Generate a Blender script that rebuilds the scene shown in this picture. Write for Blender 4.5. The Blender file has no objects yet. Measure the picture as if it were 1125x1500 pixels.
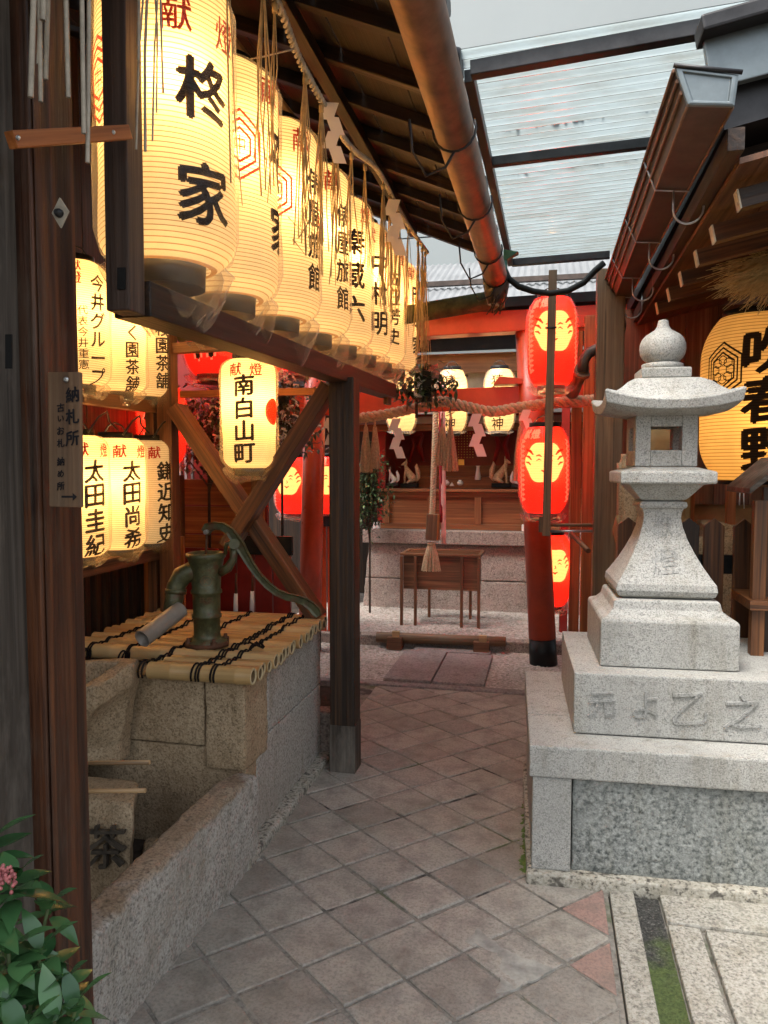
import bpy, bmesh, math, random
from mathutils import Vector, Matrix, noise
R = math.radians
rnd = random.Random(7)
sc = bpy.context.scene
COL = sc.collection

# ------------------------------------------------------------------ camera
F = 1083.0; YAW = R(12.4); PIT = R(3.4)
CAM = Vector((0, 0, 1.5))
cd = bpy.data.cameras.new('camera'); cam = bpy.data.objects.new('camera', cd); COL.objects.link(cam)
cam.location = CAM; cam.rotation_euler = (R(90) - PIT, 0, YAW)
cd.sensor_fit = 'VERTICAL'; cd.sensor_height = 36; cd.lens = F / 1500 * 36
cd.clip_start = .05; cd.clip_end = 400
sc.camera = cam
_M = cam.rotation_euler.to_matrix()
def ray(px, py):
    return _M @ Vector(((px - 562.5) / F, -(py - 750) / F, -1))
def at(px, py, ax, v):                     # survey help: where the sight line through a photo pixel meets a world plane
    r = ray(px, py); t = (v - CAM[ax]) / r[ax]
    return CAM + r * t
V = Vector

# ------------------------------------------------------------------ materials
def new_mat(name):
    m = bpy.data.materials.new(name); m.use_nodes = True
    nt = m.node_tree; b = nt.nodes['Principled BSDF']
    return m, nt, b
def N(nt, t, **k):
    n = nt.nodes.new(t)
    for a, v in k.items():
        if a in n.inputs: n.inputs[a].default_value = v
        else: setattr(n, a, v)
    return n
def ramp(nt, fac, stops):
    r = nt.nodes.new('ShaderNodeValToRGB'); nt.links.new(fac, r.inputs[0])
    e = r.color_ramp.elements
    while len(e) < len(stops): e.new(.5)
    for i, (p, c) in enumerate(stops):
        e[i].position = p; e[i].color = (c[0], c[1], c[2], 1)
    return r.outputs[0]
def mixc(nt, a, b, fac, mode='MIX'):
    n = nt.nodes.new('ShaderNodeMix'); n.data_type = 'RGBA'; n.blend_type = mode
    for s, v in ((6, a), (7, b)):
        if hasattr(v, 'is_linked'): nt.links.new(v, n.inputs[s])
        else: n.inputs[s].default_value = (v[0], v[1], v[2], 1)
    if hasattr(fac, 'is_linked'): nt.links.new(fac, n.inputs[0])
    else: n.inputs[0].default_value = fac
    return n.outputs[2]
def mapped(nt, src, scale, loc=(0, 0, 0)):
    mp = nt.nodes.new('ShaderNodeMapping'); mp.inputs['Scale'].default_value = scale; mp.inputs['Location'].default_value = loc
    nt.links.new(src, mp.inputs[0]); return mp.outputs[0]
def tex_noise(nt, vec, scale, detail=4, rough=.55, dist=0.):
    n = N(nt, 'ShaderNodeTexNoise', Scale=scale, Detail=detail, Roughness=rough, Distortion=dist)
    nt.links.new(vec, n.inputs['Vector']); return n.outputs[0]
def bump(nt, b, h, strength, dist):
    n = N(nt, 'ShaderNodeBump', Strength=strength, Distance=dist)
    nt.links.new(h, n.inputs['Height']); nt.links.new(n.outputs[0], b.inputs['Normal'])
def attr(nt, name, out='Vector'):
    a = nt.nodes.new('ShaderNodeAttribute'); a.attribute_name = name; return a.outputs[out]

def wood(name, dark, mid, light, rough=.6, wear=None, bmp=.5, fine=60):
    m, nt, b = new_mat(name)
    g = attr(nt, 'gc')
    n1 = tex_noise(nt, mapped(nt, g, (1.4, fine, fine)), 1., 5, .6, .3)
    n2 = tex_noise(nt, mapped(nt, g, (.9, 9, 9)), 1., 3, .5, 1.2)
    w3 = tex_noise(nt, mapped(nt, g, (.55, 16, 16), (5, 3.1, 1.7)), 1., 4, .55, .8)
    ck = tex_noise(nt, mapped(nt, g, (1.1, 46, 46), (9, 1, 4)), 1., 3, .5, .2)
    c1 = ramp(nt, n1, [(.3, dark), (.5, mid), (.72, light)])
    c2 = mixc(nt, c1, (dark[0]*.9, dark[1]*.9, dark[2]*.9), ramp(nt, w3, [(.42, (0, 0, 0)), (.62, (.6,)*3)]))
    c2 = mixc(nt, c2, tuple(x*.45 for x in dark), ramp(nt, ck, [(.64, (0, 0, 0)), (.70, (.8,)*3)]))
    c3 = mixc(nt, c2, mixc(nt, c2, (.55, .5, .45), .5, 'MULTIPLY'), ramp(nt, n2, [(.4, (0, 0, 0)), (.65, (1, 1, 1))]))
    out = c3
    if wear:
        tc = nt.nodes.new('ShaderNodeTexCoord').outputs['Object']
        n3 = tex_noise(nt, mapped(nt, tc, (4, 4, 1.3)), 1., 6, .7)
        out = mixc(nt, c3, wear, ramp(nt, n3, [(.48, (0, 0, 0)), (.68, (.8,)*3)]))
    nt.links.new(out, b.inputs['Base Color'])
    b.inputs['Roughness'].default_value = rough
    hh = N(nt, 'ShaderNodeMath', operation='SUBTRACT'); nt.links.new(n1, hh.inputs[0]); nt.links.new(ck, hh.inputs[1])
    bump(nt, b, hh.outputs[0], bmp, .003)
    return m

M = {}
M['dark'] = wood('wood_dark', (.012, .006, .003), (.038, .018, .008), (.095, .045, .018), .5, None, .8)
M['darkest'] = wood('wood_darkest', (.006, .004, .003), (.018, .010, .007), (.045, .025, .015), .6)  # darkest wood tone, for roof boards, rafters and a rear panel
M['postbrown'] = wood('wood_post_brown', (.035, .019, .012), (.075, .042, .028), (.125, .078, .055), .6, None, .8)
M['brown'] = wood('wood_brown', (.045, .017, .005), (.14, .052, .016), (.27, .11, .036), .5)
M['altar'] = wood('wood_altar', (.15, .05, .018), (.26, .095, .034), (.38, .16, .065), .45, None, .3)
M['redwood'] = wood('wood_red_weathered', (.016, .006, .003), (.085, .027, .009), (.25, .085, .028), .5, (.10, .072, .05), 1.3, 38)
M['grey'] = wood('wood_grey_weathered', (.03, .024, .018), (.08, .064, .05), (.15, .128, .105), .75, (.20, .175, .145), .9)
M['orange'] = wood('wood_orange', (.22, .06, .012), (.42, .13, .028), (.55, .21, .06), .5, None, .3)
M['pale'] = wood('wood_pale', (.34, .20, .09), (.48, .30, .14), (.58, .40, .22), .5, None, .3)
M['mid'] = wood('wood_mid', (.09, .036, .015), (.17, .07, .03), (.28, .13, .06), .5)
M['plank'] = wood('wood_plank', (.11, .058, .028), (.20, .11, .055), (.31, .19, .10), .6, (.15, .10, .06), .5)
M['white_end'] = wood('white_painted_end', (.72, .66, .52), (.8, .75, .6), (.85, .8, .68), .6)

def plain(name, col, rough=.5, metal=0., nscale=8, var=.25, bmp=0., coat=0., space='Object', bd=.003):
    m, nt, b = new_mat(name)
    tc = nt.nodes.new('ShaderNodeTexCoord').outputs[space]
    n = tex_noise(nt, tc, nscale, 6, .65)
    c = ramp(nt, n, [(.3, tuple(x*(1-var) for x in col)), (.7, tuple(min(1, x*(1+var)) for x in col))])
    nt.links.new(c, b.inputs['Base Color']); b.inputs['Metallic'].default_value = metal
    r = nt.nodes.new('ShaderNodeMapRange'); nt.links.new(n, r.inputs[0])
    r.inputs[3].default_value = max(0, rough-.12); r.inputs[4].default_value = min(1, rough+.12)
    nt.links.new(r.outputs[0], b.inputs['Roughness'])
    if coat: b.inputs['Coat Weight'].default_value = coat; b.inputs['Coat Roughness'].default_value = .25
    if bmp: bump(nt, b, n, bmp, bd)
    return m
M['red'] = plain('vermilion_paint', (.46, .058, .018), .32, 0, 5, .22, .12)
M['darkred'] = plain('dark_red_paint', (.22, .016, .010), .4, 0, 5, .3, .1)
M['black'] = plain('black_lacquer', (.012, .012, .012), .4, 0, 9, .4)
M['blackmetal'] = plain('black_metal', (.028, .028, .030), .45, .5, 14, .4, .05)
M['copper'] = plain('copper_gutter', (.20, .105, .062), .48, .5, 9, .5, .15)
M['copperdark'] = plain('copper_dark', (.075, .055, .045), .48, .4, 9, .5, .15)
M['bluegrey'] = plain('blue_grey_metal', (.16, .19, .20), .4, .55, 7, .25, .05)
M['zinc'] = plain('zinc_metal', (.45, .46, .47), .35, .8, 9, .25)
M['pvc'] = plain('grey_pvc', (.24, .21, .18), .33, 0, 12, .2, .04)
M['iron'] = plain('green_cast_iron', (.075, .075, .032), .42, .15, 30, .5, .25)
nt = M['iron'].node_tree; b = nt.nodes['Principled BSDF']; tc = nt.nodes.new('ShaderNodeTexCoord').outputs['Object']
old = b.inputs['Base Color'].links[0].from_socket
nt.links.new(mixc(nt, mixc(nt, old, (.14, .15, .09), ramp(nt, tex_noise(nt, tc, 55, 4, .7), [(.60, (0, 0, 0)), (.68, (.6,)*3)])), (.10, .042, .018), ramp(nt, tex_noise(nt, tc, 17, 6, .7), [(.53, (0, 0, 0)), (.64, (.85,)*3)])), b.inputs['Base Color'])
M['rust'] = plain('rusty_iron', (.10, .04, .018), .7, .3, 30, .5, .3)
M['paperw'] = plain('white_paper', (.86, .85, .83), .7, 0, 9, .08)
M['cord'] = plain('black_cord', (.014, .011, .010), .8, 0, 60, .4, .3)
M['rope'] = plain('straw_rope', (.52, .40, .25), .8, 0, 70, .35, .6)
M['straw'] = plain('dry_straw', (.46, .33, .15), .65, 0, 30, .35)
M['straw_lit'] = plain('lit_straw', (.68, .50, .22), .6, 0, 30, .3)  # brighter copy of the straw, lantern light put into its colour
M['strawgrey'] = plain('old_grey_straw', (.42, .37, .29), .7, 0, 30, .3)
M['pink'] = plain('pink_cloth', (.75, .42, .38), .75, 0, 20, .15, .2)
M['redcloth'] = plain('red_cloth', (.30, .015, .02), .75, 0, 20, .15, .2)
M['tin'] = plain('grey_tin_roof', (.19, .20, .21), .5, .2, 3, .2, .05)
M['siding'] = plain('light_grey_siding', (.27, .305, .31), .55, 0, .6, .05)
M['plaster'] = plain('ochre_plaster', (.30, .20, .09), .8, 0, 7, .2, .2)
M['ink'] = plain('black_ink', (.012, .011, .012), .6, 0, 40, .3)
M['ceramic'] = plain('white_ceramic', (.72, .70, .66), .25, 0, 10, .08, 0, .4)
M['capgrey'] = plain('lantern_cap_grey', (.05, .048, .038), .5, 0, 14, .3)
M['gold'] = plain('gold_leaf', (.75, .48, .12), .3, .9, 12, .2)
M['moss'] = plain('moss', (.10, .15, .03), .9, 0, 60, .5, .8)
M['mossy'] = plain('mossy_wood', (.085, .085, .03), .8, 0, 12, .7, .6)
M['inktext'] = plain('sign_ink', (.02, .018, .02), .6, 0, 40, .3)
M['berry'] = plain('pink_buds', (.42, .13, .13), .45, 0, 60, .3)
M['stem'] = plain('green_stem', (.10, .14, .045), .6, 0, 30, .3)
M['bark'] = plain('twig_bark', (.06, .04, .03), .8, 0, 40, .4, .4)
M['screw'] = plain('screw_steel', (.6, .6, .58), .3, .9, 20, .2)
M['green_tape'] = plain('green_plastic', (.03, .12, .09), .4, 0, 12, .2)

def leafmat(name, c0, c1, rough=.35):
    m, nt, b = new_mat(name)
    tc = nt.nodes.new('ShaderNodeTexCoord').outputs['Object']
    v = attr(nt, 'tint', 'Fac')
    n = tex_noise(nt, tc, 14, 3)
    a = N(nt, 'ShaderNodeMath', operation='MULTIPLY_ADD'); nt.links.new(n, a.inputs[0]); a.inputs[1].default_value = .4
    nt.links.new(v, a.inputs[2])
    c = ramp(nt, a.outputs[0], [(.15, c0), (1.1, c1)])
    nt.links.new(c, b.inputs['Base Color']); b.inputs['Roughness'].default_value = rough
    b.inputs['Subsurface Weight'].default_value = 0
    return m
M['leaf'] = leafmat('skimmia_leaf', (.02, .07, .024), (.085, .20, .07), .2)
M['leafdark'] = leafmat('dark_leaf', (.018, .04, .014), (.06, .11, .04), .35)
M['leafdry'] = leafmat('dusty_leaf', (.035, .04, .02), (.12, .12, .08), .6)

def granite(name, base, dark, light, scale=160, rough=.75, bmp=.35, stain=None, speck=.55):
    m, nt, b = new_mat(name)
    tc = nt.nodes.new('ShaderNodeTexCoord').outputs['Object']
    n1 = tex_noise(nt, tc, scale, 3, .7)
    n2 = tex_noise(nt, tc, scale*.42, 2, .6)
    n3 = tex_noise(nt, tc, 3.2, 6, .65)
    v = N(nt, 'ShaderNodeTexVoronoi', Scale=scale*.8); nt.links.new(tc, v.inputs['Vector'])
    c = ramp(nt, n1, [(.33, dark), (.47, base), (.66, light)])
    c = mixc(nt, c, dark, ramp(nt, n2, [(.58, (0, 0, 0)), (.66, (speck,)*3)]))
    c = mixc(nt, c, light, ramp(nt, v.outputs[0], [(.10, (.5,)*3), (.25, (0, 0, 0))]))
    c = mixc(nt, c, stain or tuple(x*.72 for x in base), ramp(nt, n3, [(.45, (0, 0, 0)), (.72, (.55,)*3)]))
    n5 = tex_noise(nt, mapped(nt, tc, (11, 11, 1.6)), 1., 5, .7); n6 = tex_noise(nt, tc, 19, 5, .75)
    c = mixc(nt, c, mixc(nt, c, (.66, .63, .55), 1., 'MULTIPLY'), ramp(nt, n5, [(.50, (0, 0, 0)), (.72, (.75,)*3)]))
    c = mixc(nt, c, mixc(nt, c, (.62, .64, .60), 1., 'MULTIPLY'), ramp(nt, n6, [(.56, (0, 0, 0)), (.70, (.7,)*3)]))
    nt.links.new(c, b.inputs['Base Color']); b.inputs['Roughness'].default_value = rough
    h = N(nt, 'ShaderNodeMath', operation='ADD'); nt.links.new(n1, h.inputs[0]); nt.links.new(n2, h.inputs[1])
    bump(nt, b, h.outputs[0], bmp, .004)
    return m
M['granite'] = granite('granite_light', (.375, .375, .35), (.15, .15, .145), (.51, .51, .48), 190)
M['granite_rough'] = granite('granite_rough_panel', (.21, .225, .215), (.06, .07, .068), (.38, .40, .38), 66, .8, .9)
M['granite_warmlit'] = granite('granite_warmlit', (.38, .28, .17), (.15, .11, .065), (.50, .39, .26), 120, .85, .8, (.24, .155, .08))  # ochre stain plus lantern glow put into the stone colour
M['granite_wall'] = granite('granite_trough', (.38, .36, .32), (.15, .14, .125), (.52, .50, .45), 105, .85, .8, (.28, .25, .20))
M['granite_stained'] = granite('granite_trough_stained', (.38, .36, .32), (.15, .14, .125), (.52, .50, .45), 105, .85, .8, (.28, .25, .20))
nt = M['granite_stained'].node_tree; b = nt.nodes['Principled BSDF']; tc = nt.nodes.new('ShaderNodeTexCoord').outputs['Object']; sep = nt.nodes.new('ShaderNodeSeparateXYZ'); nt.links.new(tc, sep.inputs[0])
ad = N(nt, 'ShaderNodeMath', operation='MULTIPLY_ADD'); nt.links.new(tex_noise(nt, tc, 14, 4, .6), ad.inputs[0]); ad.inputs[1].default_value = .05; nt.links.new(sep.outputs[2], ad.inputs[2])
mr = nt.nodes.new('ShaderNodeMapRange'); nt.links.new(ad.outputs[0], mr.inputs[0]); mr.inputs[1].default_value = .345; mr.inputs[2].default_value = .362
old = b.inputs['Base Color'].links[0].from_socket; nt.links.new(mixc(nt, old, mixc(nt, old, (.74, .60, .47), 1., 'MULTIPLY'), mr.outputs[0]), b.inputs['Base Color'])
M['granite_pink'] = granite('granite_altar', (.25, .195, .165), (.09, .07, .06), (.36, .30, .26), 90, .85, .7, (.28, .21, .18))
M['granite_carve_shade'] = granite('granite_carve_shade', (.31, .315, .30), (.09, .09, .09), (.42, .42, .40), 150)  # darker granite: shading of the carved strokes put into the colour
M['slab'] = granite('granite_slab', (.34, .325, .28), (.12, .115, .10), (.48, .46, .41), 95, .8, .5, (.34, .33, .27))
M['foot'] = granite('granite_foot_dirty', (.36, .34, .28), (.05, .045, .04), (.5, .48, .42), 60, .9, 1., (.12, .11, .09), .8)

# tiles: each tile keeps its own tint
m, nt, b = new_mat('paving_tile')
tc = nt.nodes.new('ShaderNodeTexCoord').outputs['Object']
t = attr(nt, 'tint', 'Fac')
n1 = tex_noise(nt, tc, 95, 4, .7); n2 = tex_noise(nt, tc, 9, 6, .7); n4 = tex_noise(nt, tc, 1.3, 3, .6)
c = ramp(nt, t, [(0, (.315, .285, .25)), (.35, (.39, .362, .318)), (.7, (.43, .40, .35)), (.93, (.42, .39, .34)), (1, (.40, .245, .21))])
c = mixc(nt, c, ramp(nt, n1, [(.35, (.4, .4, .4)), (.55, (1, 1, 1)), (.75, (1.0, .98, .95))]), .6, 'MULTIPLY')
c = mixc(nt, c, (.15, .132, .118), ramp(nt, n2, [(.44, (0, 0, 0)), (.70, (.75,)*3)]))
c = mixc(nt, c, (.34, .32, .29), ramp(nt, tex_noise(nt, tc, 160, 2, .5), [(.68, (0, 0, 0)), (.73, (.7,)*3)]))
c = mixc(nt, c, (.17, .17, .13), ramp(nt, n4, [(.45, (0, 0, 0)), (.75, (.5,)*3)]))
nt.links.new(c, b.inputs['Base Color'])
r = nt.nodes.new('ShaderNodeMapRange'); nt.links.new(n2, r.inputs[0]); r.inputs[3].default_value = .42; r.inputs[4].default_value = .75
nt.links.new(r.outputs[0], b.inputs['Roughness'])
h = N(nt, 'ShaderNodeMath', operation='ADD'); nt.links.new(n1, h.inputs[0]); nt.links.new(n2, h.inputs[1])
bump(nt, b, h.outputs[0], .55, .004)
M['tile'] = m
# joint ground
m, nt, b = new_mat('joint_mortar')
tc = nt.nodes.new('ShaderNodeTexCoord').outputs['Object']
n1 = tex_noise(nt, tc, 60, 5, .7); n2 = tex_noise(nt, tc, 2.3, 4, .6)
c = ramp(nt, n1, [(.3, (.13, .12, .10)), (.55, (.26, .245, .215)), (.75, (.33, .31, .275))])
c = mixc(nt, c, (.05, .085, .02), ramp(nt, n2, [(.56, (0, 0, 0)), (.66, (.75,)*3)]))
c = mixc(nt, c, (.022, .021, .02), ramp(nt, tex_noise(nt, tc, 3.7, 4, .6), [(.57, (0, 0, 0)), (.64, (.85,)*3)]))
nt.links.new(c, b.inputs['Base Color']); b.inputs['Roughness'].default_value = .9
bump(nt, b, n1, .8, .006)
M['joint'] = m
M['cement'] = plain('cement_patch', (.36, .35, .315), .85, 0, 14, .40, 1.)
M['soil'] = plain('dark_soil', (.045, .035, .028), .9, 0, 18, .5, 1., space='Object', bd=.01)
M['pebble'] = granite('white_pebble', (.34, .30, .265), (.15, .13, .11), (.52, .48, .44), 40, .7, .3)
M['flag'] = granite('grey_flagstone', (.23, .195, .185), (.13, .11, .10), (.29, .25, .24), 60, .8, .4)
# bamboo
m, nt, b = new_mat('bamboo')
g = attr(nt, 'gc'); t = attr(nt, 'tint', 'Fac')
n1 = tex_noise(nt, mapped(nt, g, (2, 90, 90)), 1, 4, .6); n2 = tex_noise(nt, mapped(nt, g, (5, 20, 20)), 1, 4, .6)
c = ramp(nt, t, [(0, (.36, .21, .08)), (.5, (.45, .285, .115)), (1, (.52, .36, .17))])
c = mixc(nt, c, (.28, .15, .05), ramp(nt, n1, [(.5, (0, 0, 0)), (.8, (.6,)*3)]))
c = mixc(nt, c, (.22, .13, .05), ramp(nt, n2, [(.55, (0, 0, 0)), (.75, (.5,)*3)]))
nt.links.new(c, b.inputs['Base Color']); b.inputs['Roughness'].default_value = .38
bump(nt, b, n1, .2, .002)
M['bamboo'] = m
M['bamboo_cut'] = plain('bamboo_cut', (.48, .38, .22), .8, 0, 40, .3)
M['bamboo_in'] = plain('bamboo_inside', (.14, .09, .04), .8, 0, 30, .3)  # inside of culms darkened, shade of the hollow put into the colour

# lantern paper: thin translucent skin round a real bulb, glowing a little by itself
def paper(name, col, emis, strength, lines=(.30, .13, .03), pitch=.0125, edge=.35):
    m, nt, b = new_mat(name)
    nt.nodes.remove(b); out = nt.nodes['Material Output']
    tc = nt.nodes.new('ShaderNodeTexCoord').outputs['Object']
    sep = nt.nodes.new('ShaderNodeSeparateXYZ'); nt.links.new(tc, sep.inputs[0])
    fr = N(nt, 'ShaderNodeMath', operation='MULTIPLY'); nt.links.new(sep.outputs[2], fr.inputs[0]); fr.inputs[1].default_value = 1/pitch
    f2 = N(nt, 'ShaderNodeMath', operation='FRACT'); nt.links.new(fr.outputs[0], f2.inputs[0])
    line = ramp(nt, f2.outputs[0], [(.0, (.95,)*3), (.14, (.8,)*3), (.26, (0, 0, 0)), (1, (0, 0, 0))])
    ns = tex_noise(nt, mapped(nt, tc, (1, 1, .6)), 9, 5, .65)
    c0 = mixc(nt, col, tuple(x*.82 for x in col), ramp(nt, ns, [(.35, (0, 0, 0)), (.7, (1, 1, 1))]))
    c = mixc(nt, c0, lines, line)
    d = nt.nodes.new('ShaderNodeBsdfDiffuse'); nt.links.new(c, d.inputs[0])
    tr = nt.nodes.new('ShaderNodeBsdfTranslucent'); nt.links.new(c, tr.inputs[0])
    mx = nt.nodes.new('ShaderNodeMixShader'); mx.inputs[0].default_value = .6
    nt.links.new(d.outputs[0], mx.inputs[1]); nt.links.new(tr.outputs[0], mx.inputs[2])
    em = nt.nodes.new('ShaderNodeEmission'); em.inputs[1].default_value = strength
    ec = mixc(nt, emis, tuple(a*b_ for a, b_ in zip(emis, (.55, .42, .3))), line)
    nt.links.new(ec, em.inputs[0])
    ad = nt.nodes.new('ShaderNodeAddShader'); nt.links.new(mx.outputs[0], ad.inputs[0]); nt.links.new(em.outputs[0], ad.inputs[1])
    nt.links.new(ad.outputs[0], out.inputs[0])
    return m
E0 = .15
M['paper'] = paper('lantern_paper', (.82, .70, .47), (1, .66, .28), E0)
M['paper_small'] = paper('lantern_paper_small', (.82, .69, .45), (1, .64, .26), E0*.95, pitch=.0098)
M['paper_back'] = paper('lantern_paper_back', (.80, .68, .45), (1, .62, .25), E0*1.1, pitch=.012)
M['paper_big'] = paper('lantern_paper_big', (.66, .46, .20), (1, .52, .13), E0*.42, (.20, .10, .03), pitch=.0165)
M['paper_red'] = paper('lantern_paper_red', (.80, .03, .02), (1, .015, .008), E0*1.25, (.45, .01, .01), pitch=.011)
M['paper_face'] = paper('lantern_face_print', (.85, .72, .35), (1, .66, .17), E0*3.6, (.6, .4, .12), pitch=.011)
M['paper_pink'] = paper('lantern_pale_print', (.85, .6, .45), (1, .45, .22), E0*.9, (.6, .3, .2), pitch=.011)
M['redprint'] = paper('lantern_red_print', (.50, .03, .015), (1, .05, .01), E0*.35, (.3, .02, .01))
# print ink on a glowing paper
M['blackprint'] = paper('lantern_black_print', (.022, .016, .012), (.3, .12, .04), E0*.06, (.01, .008, .006))

# clear plastic bag
m, nt, b = new_mat('clear_plastic_bag'); nt.nodes.remove(b); out = nt.nodes['Material Output']
tc = nt.nodes.new('ShaderNodeTexCoord').outputs['Object']
nn = tex_noise(nt, tc, 24, 5, .7, .6)
tp = nt.nodes.new('ShaderNodeBsdfTransparent'); tp.inputs[0].default_value = (.97, .965, .95, 1)
gl = nt.nodes.new('ShaderNodeBsdfGlossy'); gl.inputs[0].default_value = (.9, .9, .9, 1); gl.inputs['Roughness'].default_value = .18
df = nt.nodes.new('ShaderNodeBsdfTranslucent'); df.inputs[0].default_value = (.95, .93, .88, 1)
bp = N(nt, 'ShaderNodeBump', Strength=.7, Distance=.01); nt.links.new(nn, bp.inputs['Height']); nt.links.new(bp.outputs[0], gl.inputs['Normal'])
m1 = nt.nodes.new('ShaderNodeMixShader'); m1.inputs[0].default_value = .72
nt.links.new(gl.outputs[0], m1.inputs[1]); nt.links.new(df.outputs[0], m1.inputs[2])
m2 = nt.nodes.new('ShaderNodeMixShader'); nt.links.new(tp.outputs[0], m2.inputs[1]); nt.links.new(m1.outputs[0], m2.inputs[2])
fc = N(nt, 'ShaderNodeLayerWeight', Blend=.35)
ad = N(nt, 'ShaderNodeMapRange'); nt.links.new(fc.outputs['Facing'], ad.inputs[0]); ad.inputs[3].default_value = .07; ad.inputs[4].default_value = .38
nt.links.new(ad.outputs[0], m2.inputs[0]); nt.links.new(m2.outputs[0], out.inputs[0])
M['bag'] = m
# corrugated translucent plastic
m, nt, b = new_mat('corrugated_clear_plastic'); nt.nodes.remove(b); out = nt.nodes['Material Output']
tc = nt.nodes.new('ShaderNodeTexCoord').outputs['Object']
st = tex_noise(nt, mapped(nt, tc, (2.0, 9., 1)), 1.2, 6, .7)
col = ramp(nt, st, [(.42, (.30, .355, .365)), (.72, (.22, .235, .215))])
tr = nt.nodes.new('ShaderNodeBsdfTranslucent'); nt.links.new(col, tr.inputs[0])
gl = nt.nodes.new('ShaderNodeBsdfGlossy'); gl.inputs['Roughness'].default_value = .12
tp = nt.nodes.new('ShaderNodeBsdfTransparent'); tp.inputs[0].default_value = (.50, .57, .59, 1)
m1 = nt.nodes.new('ShaderNodeMixShader'); ge = nt.nodes.new('ShaderNodeNewGeometry'); sx = nt.nodes.new('ShaderNodeSeparateXYZ'); nt.links.new(ge.outputs['True Normal'], sx.inputs[0]); mrr = nt.nodes.new('ShaderNodeMapRange'); nt.links.new(sx.outputs[1], mrr.inputs[0]); mrr.inputs[1].default_value = -.7; mrr.inputs[2].default_value = .7; mrr.inputs[3].default_value = .0; mrr.inputs[4].default_value = .75; nt.links.new(mrr.outputs[0], m1.inputs[0])  # rib bands of refracted light put into the mix by slope direction
nt.links.new(tr.outputs[0], m1.inputs[1]); nt.links.new(tp.outputs[0], m1.inputs[2])
fr = N(nt, 'ShaderNodeFresnel', IOR=1.12)
m2 = nt.nodes.new('ShaderNodeMixShader'); nt.links.new(fr.outputs[0], m2.inputs[0]); nt.links.new(m1.outputs[0], m2.inputs[1]); nt.links.new(gl.outputs[0], m2.inputs[2])
nt.links.new(m2.outputs[0], out.inputs[0])
M['corr'] = m
M['carvedark'] = plain('dark_carving', (.07, .055, .038), .9, 0, 30, .6, .5)  # dark brown tone for the character on the upright stone
M['grime'] = plain('leaf_grime', (.16, .12, .07), .9, 0, 30, .6, .5)

for k_ in ('ink', 'inktext', 'cord', 'black', 'soil'): M[k_].node_tree.nodes['Principled BSDF'].inputs['Specular IOR Level'].default_value = .15
m, nt, b = new_mat('thin_white_paper'); nt.nodes.remove(b); out = nt.nodes['Material Output']
d = nt.nodes.new('ShaderNodeBsdfDiffuse'); d.inputs[0].default_value = (.86, .85, .82, 1)
tr = nt.nodes.new('ShaderNodeBsdfTranslucent'); tr.inputs[0].default_value = (.86, .84, .78, 1)
mx = nt.nodes.new('ShaderNodeMixShader'); nt.links.new(d.outputs[0], mx.inputs[1]); nt.links.new(tr.outputs[0], mx.inputs[2]); nt.links.new(mx.outputs[0], out.inputs[0])
M['shide'] = m
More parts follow.
